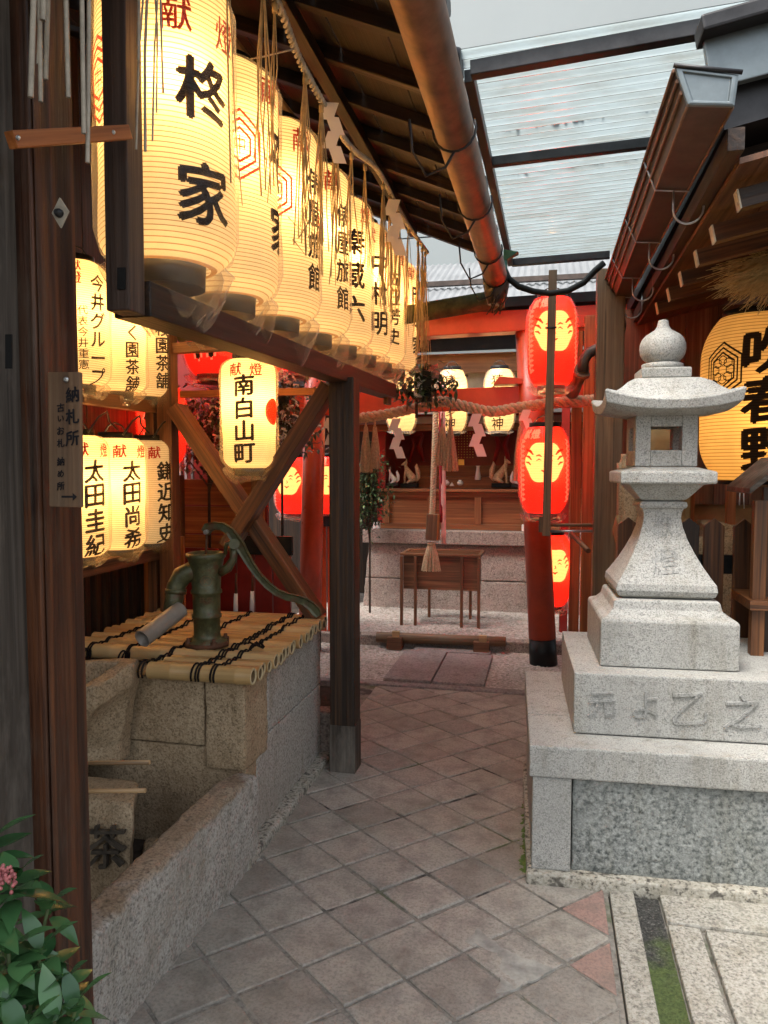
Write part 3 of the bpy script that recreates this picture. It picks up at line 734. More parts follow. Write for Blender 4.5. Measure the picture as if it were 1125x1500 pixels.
def zc(py, d=3.10): return 1.5+(685.7-py)*d/F*1.0
g = MB(); g.loft([sq(.268, .741), sq(.268, .915), sq(.262, .925), sq(.235, .935), sq(.215, .955), sq(.208, .985), sq(.20, .992)])
g.build('base_block', M['granite'], lan, bevel=.005)
# waisted shaft
pr = [(.170, .994), (.192, 1.005), (.200, 1.025), (.196, 1.050), (.178, 1.075), (.150, 1.118), (.124, 1.165), (.100, 1.215), (.083, 1.265), (.076, 1.30), (.078, 1.322), (.084, 1.338), (.084, 1.3405), (.093, 1.342), (.097, 1.352), (.094, 1.366), (.085, 1.371)]
g = MB(); g.loft([sq(a, z) for a, z in pr]); sh = g.build('shaft', M['granite'], lan, bevel=.003)
pr = [(.100, 1.372), (.110, 1.376), (.125, 1.388), (.165, 1.425), (.178, 1.436), (.222, 1.440), (.226, 1.446), (.226, 1.482), (.222, 1.487), (.150, 1.503), (.140, 1.506)]
g = MB(); g.loft([sq(a, z) for a, z in pr]); g.build('platform', M['granite'], lan, bevel=.003)
# fire box: four walls with square openings, made of eight posts and rails
g = MB(); hw = .116; z0, z1 = 1.507, 1.712; wz0, wz1 = 1.570, 1.662; ww = .058
for sx in (-1, 1):
    for sy in (-1, 1):
        x0, x1 = sorted((MX+sx*ww, MX+sx*hw)); y0, y1 = sorted((MY+sy*ww, MY+sy*hw))
        g.beam(W((x0+x1)/2, (y0+y1)/2, z0), W((x0+x1)/2, (y0+y1)/2, z1), hw-ww, hw-ww, ROT @ V((0, 1, 0)))
for s in (-1, 1):
    for a, b_ in ((z0, wz0), (wz1, z1)):
        g.beam(W(MX-ww, MY+s*(hw+ww)/2, (a+b_)/2), W(MX+ww, MY+s*(hw+ww)/2, (a+b_)/2), hw-ww-.001, b_-a)
        g.beam(W(MX+s*(hw+ww)/2, MY-ww, (a+b_)/2), W(MX+s*(hw+ww)/2, MY+ww, (a+b_)/2), hw-ww-.001, b_-a)
g.build('fire_box', M['granite'], lan, bevel=.004)
# roof with lifted corners
n = 10; g = MB()
g.loft([sq(.13, 1.712, n=n), sq(.235, 1.720, n=n, lift=.012, sagx=.02), sq(.292, 1.730, n=n, lift=.028, sagx=.03), sq(.302, 1.766, n=n, lift=.038, sagx=.035), sq(.292, 1.772, n=n, lift=.038, sagx=.035),
        sq(.245, 1.785, n=n, lift=.018, sagx=.02), sq(.205, 1.808, n=n, lift=.012, sagx=.01), sq(.165, 1.842, n=n, lift=.003), sq(.135, 1.860, n=n), sq(.118, 1.864, n=n)])
g.build('roof_stone', M['granite'], lan, bevel=.004)
g = MB(); g.loft([sq(.094, 1.865), sq(.100, 1.870), sq(.100, 1.905), sq(.095, 1.909)]); c0 = W(MX, MY, 0)
fz_ = lambda l: [(r_*.93, 1.5+(z_-1.5)*.965) for r_, z_ in l]
g.lathe(c0, fz_([(.080, 1.908), (.086, 1.914), (.086, 1.930), (.080, 1.934)]), 36)
g.build('collar', M['granite'], lan, bevel=.003)
pr = [(.066, 1.934), (.070, 1.945), (.083, 1.956), (.092, 1.972), (.096, 1.995), (.094, 2.015), (.086, 2.035), (.070, 2.052), (.050, 2.064), (.034, 2.074), (.025, 2.088), (.022, 2.104), (.020, 2.112), (.010, 2.115)]
g = MB(); g.lathe(c0, fz_(pr), 40); g.build('onion_finial', M['granite'], lan)
def shaftcarve():
    g = MB()
    prs = [(.178, 1.075), (.150, 1.118), (.124, 1.165), (.100, 1.215), (.083, 1.265), (.076, 1.30)]
    def hwz(z):
        for (a, p), (b_, q) in zip(prs, prs[1:]):
            if p <= z <= q: return .935*(a+(b_-a)*(z-p)/(q-p))
        return .075
    for ch, z, s in (('献', 1.265, .075), ('燈', 1.135, .10)):
        vs, fs = glyph(ch, .0)
        for dep in (0,):
            g.add([W(MX+x*s, MY-hwz(z+y*s)-.003, z+y*s) for x, y in brush(vs, 2)], fs)
    g.build('carved_characters', M['granite_carve_shade'], sh)
shaftcarve()
# moss at the plinth's left foot
g = MB()
for _ in range(260):
    y = rnd.uniform(2.72, 3.35); x = -.055-abs(rnd.gauss(0, .012)); stone(g, (x+.05*(0), y, -.004), rnd.uniform(.005, .016), 0, .9)
tag(g.build('moss', M['moss']), 'yellow-green moss clumps along the foot of the granite plinth', 'moss', kind='stuff')
# ------------------------------------------------------------------ water basin, trough, pump
box_t = thing('stone_well_box', 'square granite well housing carrying the bamboo cover and the pump', 'well', (-1.55, 3.05, 0))
XF = -1.118; YN = 2.60; YF = 3.58
g = MB(); g.box(-1.92, -1.292, YN+.012, YN+.14, .415, .680); g.box(-1.92, XF-.006, YN+.022, YN+.125, -.02, .410)
g.build('front_stone', M['granite_warmlit'], box_t, bevel=.006, sub=4, rough=.005, rscale=25)
g = MB(); g.box(-1.282, XF, YN, YN+.24, .335, .680); g.build('corner_stone', M['granite_warmlit'], box_t, bevel=.008, sub=4, rough=.005, rscale=25)
g = MB(); g.box(XF-.16, XF-.002, YN+.245, YF, .40, .676); g.build('side_stone', M['granite_wall'], box_t, bevel=.006, sub=4, rough=.004, rscale=25)
g = MB(); g.box(XF-.16, XF-.004, YN+.13, YF, -.02, .394); g.build('side_stone', M['granite_wall'], box_t, bevel=.006, sub=4, rough=.004, rscale=25)
g = MB(); g.box(-1.92, XF-.165, YN+.16, YF-.01, .58, .672); g.build('top_slab', M['granite_warmlit'], box_t)
g = MB(); g.box(-1.13, -1.065, 2.50, 3.62, -.03, .035); tag(struct(g.build('basin_kerb', M['foot'], bevel=.01, sub=3, rough=.006, rscale=20)), None)
# low slanting trough wall
g = MB()
def tw(y, x, z): return V((x, y, z))
pts = []
for i in range(15):
    y = -.2+2.80*i/14; xo = -1.105+.035*max(0, y-1.2)/1.3; th = .095
    zt = .318+.04*max(0, y-1.2)/1.3+.012*noise.noise(V((y*3, 0, 0)))
    if y > 2.5: zt -= .04
    pts.append([tw(y, xo, -.03), tw(y, xo+.002, zt-.012), tw(y, xo-.012, zt+.001), tw(y, xo-th+.015, zt+.006), tw(y, xo-th, zt-.006), tw(y, xo-th-.01, -.03)])
g.loft(pts); tag(g.build('trough_wall', M['granite_stained'], loc=(-1.1, 1.6, 0), bevel=.005, sub=4, rough=.007, rscale=18), 'low slanting granite slab wall along the left side of the path', 'stone wall')
# angular stone hand basin with a hollow
hb = thing('stone_hand_basin', 'rough angular stone hand basin beside the well, cut off by the dark post', 'basin', (-1.75, 2.45, 0))
g = MB()
o_ = [(-2.15, 2.30), (-1.60, 2.36), (-1.53, 2.50), (-1.56, 2.60), (-2.15, 2.60)]
ib = [(-2.05, 2.36), (-1.66, 2.40), (-1.60, 2.50), (-1.62, 2.56), (-2.05, 2.56)]
lo = [(-2.15, 2.40), (-1.78, 2.42), (-1.60, 2.52), (-1.60, 2.59), (-2.15, 2.59)]
zt = [.66, .70, .755, .75, .72]
g.loft([[V((x, y, .36)) for x, y in lo], [V((x*.97-.05, y, .43)) for x, y in lo], [V((x, y, z-.08)) for (x, y), z in zip(o_, zt)], [V((x, y, z)) for (x, y), z in zip(o_, zt)], [V((x, y, z-.004)) for (x, y), z in zip(ib, zt)], [V((x-.03, y, z-.10)) for (x, y), z in zip(ib, zt)]])
g.build('bowl', M['granite_warmlit'], hb, bevel=.008, sub=3, rough=.010, rscale=12)
cs = thing('carved_stone', 'upright stone with deep carved characters below the hand basin', 'carved stone', (-1.7, 2.35, 0))
g = MB(); g.loft([[V((-2.1, 2.20, -.1)), V((-1.36, 2.16, -.1)), V((-1.46, 2.34, -.1)), V((-2.1, 2.40, -.1))], [V((-2.1, 2.24, .32)), V((-1.335, 2.165, .32)), V((-1.43, 2.34, .33)), V((-2.1, 2.42, .33))], [V((-2.1, 2.26, .37)), V((-1.35, 2.19, .365)), V((-1.43, 2.36, .365)), V((-2.1, 2.44, .37))]])
g.build('block', M['granite_warmlit'], cs, bevel=.012, sub=4, rough=.010, rscale=9)
g = MB()
for ch, x, z, s in (('茶', -1.425, .235, .15),):
    vs, fs = glyph(ch, .015)
    ex = bmesh.new(); bv = [ex.verts.new((px*s, py*s, 0)) for px, py in brush(vs, 4)]
    for f in fs:
        try: ex.faces.new([bv[i] for i in f])
        except ValueError: pass
    r = bmesh.ops.extrude_face_region(ex, geom=ex.faces[:])
    for e in r['geom']:
        if isinstance(e, bmesh.types.BMVert): e.co.z = .016
    ex.verts.index_update()
    g.add([V((x+v.co.x, 2.155-v.co.z, z+v.co.y)) for v in ex.verts], [tuple(v.index for v in f.verts) for f in ex.faces]); ex.free()
g.build('carved_characters', M['carvedark'], cs)
g = MB(); g.add([(-2.6, 1.0, .006), (-1.15, 1.0, .006), (-1.15, 2.62, .006), (-2.6, 2.62, .006)], [(0, 1, 2, 3)]); tag(struct(g.build('trough_bed', M['soil'])), None)
for k, (x, y, s) in enumerate([(-1.38, 2.50, .06), (-1.30, 2.42, .045), (-1.27, 2.53, .05), (-1.46, 2.55, .05), (-1.36, 2.36, .04), (-1.24, 2.33, .04)]):
    g = MB(); bm = bmesh.new(); bmesh.ops.create_icosphere(bm, subdivisions=3, radius=s)
    g.add([V((x+v.co.x*1.2, y+v.co.y, s*.4+v.co.z*.7))+v.co*.5*noise.noise(v.co*18+V((k, 0, 0))) for v in bm.verts], [tuple(v.index for v in f.verts) for f in bm.faces], None, .5, True); bm.free()
    tag(g.build('rock', M['granite_warmlit'], loc=(x, y, 0)), 'small wet rock in the dark bottom of the trough', 'rock', 'rocks in the trough')
for k, (py, l) in enumerate(((1117, 'upper'), (1158, 'lower'))):
    a = at(122, py+1, 1, 1.95); b_ = at(219 if k == 0 else 213, py+(0 if k == 0 else 0), 1, 1.95); a = a-(b_-a)*.6
    g = MB(); g.tube([a, b_], .0068, 12); tag(g.build('ladle_handle', M['pale'], loc=a), f'{l} of two thin bamboo ladle handles jutting over the trough', 'ladle')

g = MB(); a = at(474, 1025, 1, 3.66); b_ = at(489, 1118, 1, 3.60); g.box(a.x-.03, b_.x+.01, 3.60, 3.70, 0, .24)
tag(g.build('edging_block', M['granite_pink'], loc=(a.x, 3.65, 0), bevel=.006), 'narrow upright edging stone between the well and the dark post', 'stone block')
# bamboo cover
bc = thing('bamboo_cover', 'mat of yellow bamboo culms lashed with black cord on the stone well', 'well cover', (-1.55, 3.05, .68))
cul = []
y = 2.545; i = 0; rr_ = []
while y < 3.60:
    r = rnd.uniform(.024, .031) if y > 2.56 else .033
    y0 = y+r; z = .682+r; xr = -1.068-.030*((y-2.55)/1.05)+rnd.uniform(-.012, .012)
    if i in (4, 5): xr += .0
    xl = -2.02-rnd.uniform(0, .05) if y > 2.75 else -1.50
    mb = MB(); L = xr-xl; nodes = []; q = rnd.uniform(.05, .3)
    while q < L: nodes.append(q); q += rnd.uniform(.22, .32)
    pts = []; rad = []; ss = sorted([0, L]+[n_+d for n_ in nodes for d in (-.010, -.004, .002, .009) if 0 < n_+d < L])
    for s_ in ss:
        dn = min([abs(s_-n_) for n_ in nodes] or [1]); k_ = 1+(.055 if dn < .005 else 0)
        pts.append(V((xr-s_, y0, z))); rad.append(r*k_)
    mb.tube(pts, rad, 18, caps=False, tint=rnd.random())
    c = mb.build('culm', M['bamboo'], bc)
    for prf, nm_, mt_ in (([(r*1.0, -.001), (r*.985, .0006), (r*.74, .0006), (r*.72, -.004)], 'cut_end', 'bamboo_cut'), ([(r*.735, -.002), (r*.70, -.05), (.001, -.05)], 'hollow', 'bamboo_in')):
        e = MB(); e.lathe((0, 0, 0), prf, 18, caps=False)
        e.v = [V((xr+.0006+p.z, y0+p.x, z+p.y)) for p in e.v]; e.build(nm_, M[mt_], bc)
    cul.append((y0, z, r)); y = y0+r+rnd.uniform(.001, .004); i += 1
YB = cul[-1][0]
for xx in (-1.22, -1.30, -1.52, -1.72, -1.90):
    mb = MB(); 
    for k, (y0, z, r) in enumerate(cul):
        if xx < -1.6 and k < 3: continue
        for dx in ((-.008, .004) if xx != -1.30 else (-.006, .006, .018)):
            x = xx+dx+rnd.uniform(-.004, .004)
            mb.tube([V((x+.004*math.sin(t), y0+(r+.004)*math.cos(t), z+(r+.004)*math.sin(t))) for t in [R(a) for a in range(-40, 221, 26)]], .0042, 6)
    mb.build('lashing_cord', M['cord'], bc)
mb = MB()
for q in range(5): mb.tube([V((-1.17, 2.86, .745))+V((rnd.uniform(-.03, .03), rnd.uniform(-.03, .03), rnd.uniform(-.0, .035))) for _ in range(4)], .004, 6)
mb.build('lashing_cord', M['cord'], bc)

# hand pump
PX, PY, PZ = at(299, 948, 2, .745).x, 0, .742
pc = V((-1.415, 2.90, .742))
pump = thing('hand_pump', 'old green cast-iron hand pump with curved lever on the bamboo cover', 'water pump', pc)
s = 1.0
def prz(l): return [(r, z*s) for r, z in l]
g = MB(); g.lathe(pc, prz([(.075, .0), (.084, .004), (.084, .022), (.060, .030), (.056, .05), (.0565, .118), (.063, .122), (.063, .134), (.0575, .138), (.0585, .222), (.066, .226), (.066, .238), (.0605, .242), (.063, .30), (.070, .345), (.076, .372), (.084, .380), (.084, .396), (.076, .400), (.068, .399), (.060, .36), (.0585, .30), (.01, .29)]), 36)
g.build('barrel', M['iron'], pump)
g = MB()
for k in range(4):
    a = R(45+90*k); p = pc+V((.082*math.cos(a), .082*math.sin(a), 0)); g.lathe(p, [(.016, .001), (.016, .026), (.009, .028), (.009, .040)], 6)
g.lathe(pc, [(.088, -.004), (.098, .0), (.098, .016), (.086, .018)], 8); g.build('base_flange', M['rust'], pump, bevel=.002)
g = MB(); el_ = [pc+V(p) for p in ((-.02, -.01, .315), (-.06, -.02, .318), (-.098, -.028, .300), (-.120, -.040, .255), (-.122, -.055, .20), (-.128, -.075, .150))]
g.tube(el_, [.040, .043, .043, .040, .038, .034], 20); g.tube([el_[3]+V((0, 0, -.01)), el_[3]+V((-.001, -.002, -.03))], .046, 20); g.build('spout_elbow', M['iron'], pump)
g = MB(); a = at(264, 893, 1, 2.83); b_ = at(208, 936, 1, 2.62)
d_ = (b_-a).normalized(); g.tube([a, b_], .036, 24, caps=False); g.tube([b_, b_-d_*.001, b_-d_*.12], [.036, .0325, .032], 24, caps=False); g.build('spout_pipe', M['pvc'], pump)
# lever bracket, rod and lever in the pump's plane
def pp_(px, py, y=2.90): return at(px, py, 1, y)
g = MB(); br = [pp_(322, 838), pp_(334, 832), pp_(342, 818), pp_(343, 797)]
g.tube(br, [.022, .02, .016, .018], 10); g.tube([pp_(330, 812), pp_(331, 797), pp_(343, 792)], .009, 8)
g.tube([pp_(343, 797, 2.875), pp_(343, 797, 2.925)], .022, 16); g.build('bracket', M['iron'], pump)
lv = [(301, 780), (305, 773), (314, 770), (326, 771), (337, 778), (344, 788), (351, 798), (358, 811), (368, 828), (379, 843), (392, 857), (406, 868), (421, 874), (435, 877), (447, 881), (457, 888), (464, 896), (468, 902)]
g = MB(); P = [pp_(*q, 2.90) for q in lv]
w_ = [.016, .019, .015, .014, .015, .017, .018, .015, .013, .012, .012, .012, .013, .013, .014, .016, .017, .010]
for side in (-1, 1):
    pass
ring = []
for k, p in enumerate(P):
    t = (P[min(k+1, len(P)-1)]-P[max(k-1, 0)]).normalized(); nrm = V((-t.z, 0, t.x)); yy = V((0, 1, 0)); h_ = w_[k]*1.15; th = .011
    ring.append([p+nrm*h_-yy*th, p+nrm*h_+yy*th, p+nrm*h_*.6+yy*th*.4, p-nrm*h_*.6+yy*th*.4, p-nrm*h_+yy*th, p-nrm*h_-yy*th, p-nrm*h_*.6-yy*th*.4, p+nrm*h_*.6-yy*th*.4])
g.loft(ring); lev = g.build('lever', M['iron'], pump, bevel=.0015)
g = MB()
for q in ((304, 779), (343, 795)): c_ = pp_(*q, 2.90); g.tube([c_+V((0, -.022, 0)), c_+V((0, .022, 0))], .010, 14)
g.build('pivot_bolt', M['screw'], lev, bevel=.001)
g = MB(); g.tube([pp_(303, 781), pp_(301, 826)], .0055, 8); g.tube([pp_(301, 826), pp_(301, 830)], .04, 16); g.build('piston_rod', M['rust'], pump)
# raised maker's mark ring and characters on the barrel
g = MB(); Lp = dict(r=.0605, H=.4, p=.01, b=False)
def barrel_at(a, z, off): r_ = .0608+(.009*max(0, z-.30)/.045 if z > .30 else 0)+off; return pc+V((r_*math.cos(a), r_*math.sin(a), z))
a0 = R(-64)
for rr0, rr1 in ((.019, .0215),):
    n_ = 28; g.add([barrel_at(a0+rr*1.15*math.cos(2*math.pi*k/n_)/.061, .285+rr*math.sin(2*math.pi*k/n_), .0025) for rr in (rr0, rr1) for k in range(n_)], [(k, (k+1) % n_, n_+(k+1) % n_, n_+k) for k in range(n_)])
for ch, da, z, s_ in (('K', 0, .285, .022), ('共', -.30, .205, .026), ('栄', .22, .205, .026)):
    vs, fs = glyph(ch, .015); vs, fs = slice2d([(x*s_, y_*s_) for x, y_ in vs], fs, .008)
    g.add([barrel_at(a0+da+x/.061, z+y_, .0022) for x, y_ in vs], fs)
g.build('cast_mark', M['gold'] if False else M['bamboo_in'], pump)

# ------------------------------------------------------------------ left bay: posts, rack, braces
def bolt(g, c, d, r=.012, l=.010):
    c = V(c); d = V(d).normalized(); g.tube([c, c+d*l*.4, c+d*l], [r, r, r*.55], 10)
bay = thing('lantern_rack', 'dark timber frame with crossed braces carrying the rows of paper lanterns', 'timber frame', (-.98, 3.5, 0))
g = MB(); g.box(-1.030, -.905, 3.44, 3.56, .12, 1.935); g.build('post', M['dark'], bay, bevel=.006)
g = MB(); g.box(-1.033, -.902, 3.437, 3.563, -.01, .235); g.build('post_shoe', M['grey'], bay, bevel=.005)
g = MB(); g.beam((-.985, 1.642, 1.907), (-.985, 4.62, 1.985), .10, .085); g.build('lower_beam', M['dark'], bay, bevel=.004)
g = MB(); g.beam((-.976, 1.60, 1.865), (-.970, 1.60, 3.0), .060, .07, (0, 1, 0)); g.build('hanging_post', M['postbrown'], bay, bevel=.004)
g = MB(); a = at(178, 392, 1, 1.563); b_ = at(178, 424, 1, 1.563); g.beam(a, b_, .020, .004, (0, 1, 0)); g.build('mortise_peg', M['black'], bay)
g = MB(); g.beam((-.985, 4.58, 2.0), (-.985, 4.58, 1.90), .03, .10); g.build('end_block', M['mid'], bay)
g = MB(); g.beam((-1.06, .4, 2.86), (-1.09, 5.4, 3.04), .045, .06); g.build('hanging_rail', M['pale'], bay, bevel=.003)
g = MB(); g.beam((-1.30, .4, 2.96), (-1.33, 5.4, 3.10), .10, .11); g.build('eaves_purlin', M['brown'], bay, bevel=.004)
# rear frame plane y = 3.62
yb = 3.63
def P3(px, py, y=yb): return at(px, py, 1, y)
g = MB(); q = P3(248, 700); g.box(q.x-.045, q.x+.04, yb-.04, yb+.04, .68, 2.2); g.build('inner_post', M['brown'], bay, bevel=.004)
g = MB(); a = P3(258, 597); b_ = P3(466, 905); g.beam(a, b_, .075, .115, (0, 1, 0)); g.build('brace', M['brown'], bay, bevel=.004)
g = MB(); a = P3(484, 566, yb-.085); b_ = P3(335, 800, yb-.085); g.beam(a, b_, .075, .115, (0, 1, 0)); g.build('brace', M['brown'], bay, bevel=.004)
g = MB(); bolt(g, P3(350, 757, yb-.125), (0, -1, 0), .017, .012); g.build('bolt', M['screw'], bay)
g = MB(); a = P3(252, 511); b_ = P3(420, 500); g.beam(a, V((b_.x+.25, a.y, a.z+.02)), .05, .055); g.build('upper_rail', M['mid'], bay, bevel=.003)
g = MB(); a = P3(265, 578, 3.9); g.beam(a, V((-1.0, 3.9, a.z+.0)), .035, .04); g.build('back_rail', M['orange'], bay, bevel=.003)
g = MB(); a = at(262, 493, 1, 3.75); g.tube([a, V((-1.25, 3.75, a.z+.05))], .032, 12); g.build('green_pole', M['mossy'], bay)
for z0, x in ((1.030, -2.06), (1.815, -2.06)):
    g = MB(); g.beam((x, 1.5, z0), (x, 3.66, z0+.01), .06, .062); g.build('shelf_rail', M['mid'], bay, bevel=.003)
g = MB(); g.beam((-2.07, 3.62, .60), (-2.07, 3.62, 2.6), .05, .05, (0, 1, 0)); g.build('rack_upright', M['brown'], bay, bevel=.003)
# front doubled post
fp = thing('entrance_post', 'weathered red-brown front post at the left edge with square washer plate', 'post', (-1.04, 1.40, 0))
g = MB(); xl, xr = at(34, 800, 1, 1.37).x, at(121, 800, 1, 1.50).x
g.box(xl+.052, xr, 1.37, 1.50, -.02, 3.1); g.build('post', M['plank'] if False else M['redwood'], fp, bevel=.006)
g = MB(); g.box(xl, xl+.049, 1.362, 1.50, -.02, 3.1); g.build('batten', M['redwood'], fp, bevel=.005)
g = MB(); c_ = at(90, 314, 1, 1.366); d1 = .017
g.add([c_+V((0, 0, .032)), c_+V((.019, 0, .004)), c_+V((0, 0, -.028)), c_+V((-.019, 0, .002)), c_+V((0, -.005, .032)), c_+V((.019, -.005, .004)), c_+V((0, -.005, -.028)), c_+V((-.019, -.005, .002))], [(0, 1, 2, 3), (7, 6, 5, 4), (0, 4, 5, 1), (1, 5, 6, 2), (2, 6, 7, 3), (3, 7, 4, 0)])
w1 = g.build('washer_plate', M['strawgrey'], fp)
g = MB(); bolt(g, c_+V((0, -.005, 0)), (0, -1, 0), .009, .014); g.build('nut', M['blackmetal'], w1)
gp = MB(); xg = at(33, 800, 1, 1.355).x; gp.box(xg-.13, xg, 1.24, 1.37, -.02, 3.1)
cpost = thing('corner_post', 'grey weathered post at the left frame edge with a mortise slot', 'post', (xg-.06, 1.3, 0)); gp.build('post', M['grey'], cpost, bevel=.006)
g = MB(); a = at(13, 490, 1, 1.2385); b_ = at(13, 540, 1, 1.2385); g.beam(a, b_, .014, .003, (0, 1, 0)); g.build('mortise_slot', M['black'], cpost)
ar = thing('bracket_arm', 'orange wooden arm screwed between the front posts, across the straw', 'bracket', at(20, 200, 1, 1.235))
g = MB(); a = at(16, 205, 1, 1.225); b_ = at(186, 194, 1, 1.55); g.beam(a, b_, .022, .030); g.build('arm', M['orange'], ar, bevel=.002)
g = MB(); bolt(g, at(27, 202, 1, 1.222), (0, -1, 0), .005, .004); g.build('screw', M['screw'], ar); g = MB(); bolt(g, at(166, 194, 1, 1.49), (.3, -1, 0), .005, .004); g.build('screw', M['screw'], ar)
# sign
sg = thing('wooden_sign', 'narrow wooden notice board with brushed vertical writing and a right arrow', 'sign', at(97, 640, 1, 1.34))
ys = 1.345
A = at(73, 543, 1, ys); B = at(118, 548, 1, ys); Cc = at(119, 741, 1, ys); D = at(76, 744, 1, ys)
g = MB(); g.beam((A+B)/2, (Cc+D)/2, (B-A).length, .014, (0, 1, 0)); g.build('board', M['pale'] if False else M['plank'], sg, bevel=.002)
g = MB()
def flat(g, ch, px, py, s, bold=.03, y=ys-.0085):
    c_ = at(px, py, 1, y); vs, fs = glyph(ch, bold)
    for k, (dx, dy_) in enumerate(BOLD): g.add([V((c_.x+(x+dx*bold)*s, y-.0002*k, c_.z+(z+dy_*bold)*s)) for x, z in brush(vs, py*.01)], fs)
for ch, px, py, s in (('納', 106, 578, .030), ('札', 106, 610, .030), ('所', 106, 642, .030), ('古', 89, 597, .017), ('い', 89, 613, .013), ('お', 89, 631, .016), ('札', 89, 649, .017), ('納', 89, 676, .017), ('め', 89, 694, .014), ('所', 89, 712, .017)): flat(g, ch, px, py, s)
a = at(90, 729, 1, ys-.0085); g.add([a, a+V((.026, 0, 0)), a+V((.026, 0, .004)), a+V((0, 0, .004))], [(0, 1, 2, 3)]); b_ = a+V((.026, 0, .002)); g.add([b_+V((0, 0, -.008)), b_+V((.010, 0, 0)), b_+V((0, 0, .008))], [(0, 1, 2)])
g.build('lettering', M['inktext'], sg)
g = MB(); bolt(g, at(97, 556, 1, ys-.008), (0, -1, 0), .006, .004); g.build('screw', M['screw'], sg)

# left rack lanterns
SW = 2.9
def small(c, texts, label, group, az=-43, bulb=SW, crest=None, **k):
    return lantern('paper_lantern', label, c, .135, .545, group, 'paper_small', texts, crest, False, .0098, bulb, seedn=int(c[1]*10), bagdrop=.05, **k)
gl_ = 'paper lanterns on the lower shelf of the left rack'
for (cy, t, az, lb) in ((2.98, '太田圭紀', -20, 'lower-shelf lantern next to the notice board, its left part hidden by the post'), (3.30, '太田尚希', -24, 'middle lantern of the lower shelf, above the back of the bamboo cover'), (3.62, '鎌近知史', -24, 'rightmost lantern of the lower shelf with thinner writing')):
    c = V((-2.085, cy, 1.10)); size = .098 if az < -15 else .078
    small(c, [('r', '献', az-26, .94, .062, .02, 1), ('r', '燈', az+26, .94, .062, .02, 1), ('b', t, az, .80, size, .032 if az < -15 else .02, 1)], lb, gl_)
gu = 'paper lanterns on the upper shelf of the left rack'
for (cy, t, az, lb, ex) in ((3.02, '今井グループ', -15, 'upper-shelf lantern with katakana and a second column of small writing', 1), (3.34, 'おふく園茶舗', -26, 'middle lantern of the upper shelf, five characters showing below the timber', 0), (3.60, '本桜園茶舗', -20, 'rightmost lantern of the upper shelf, partly behind the inner post', 0)):
    c = V((-2.09, cy, 1.875)); n = len(t); size = .073 if n == 6 else .080
    tx = [('r', '献燈', az-42, .98, .05, .02, 1), ('b', t, az, .88, size, .028, 1)]
    if ex: tx.append(('b', '代表今井重憲', az-30, .62, .042, .012, 1))
    small(c, tx, lb, gu)
c = V(at(360, 684, 1, 3.45)); c = V((c.x, 3.50, 1.50))
lan_s = lantern('paper_lantern', 'single lantern hanging between the crossed braces, four bold characters', c, .133, .535, 'small paper lanterns of the left bay', 'paper_small',
        [('r', '献', -96, .95, .062, .02, 1), ('r', '燈', -52, .95, .062, .02, 1), ('b', '南白山町', -78, .84, .098, .035, 1)], None, False, .0098, SW, bagdrop=.055)
g = MB(); L = dict(r=.133, H=.535, p=.0098, b=False); put_shape(g, c, L, *disc(.055, .066), R(-8), .535*.52); g.build('red_seal', M['redprint'], lan_s)
# bare loops of wire above the lower shelf
wr = MB()
for k in range(3):
    p = V((-2.0, 2.95+.28*k, 1.66)); wr.tube([p+V((0, .0, 0)), p+V((.03, .04, .07)), p+V((.02, .12, .10)), p+V((-.02, .20, .06)), p+V((0, .24, .02))], .005, 6)
tag(wr.build('loose_wire', M['blackmetal'], loc=(-1.9, 3.2, 1.66)), 'looped black cable above the lower shelf lanterns', 'cable')

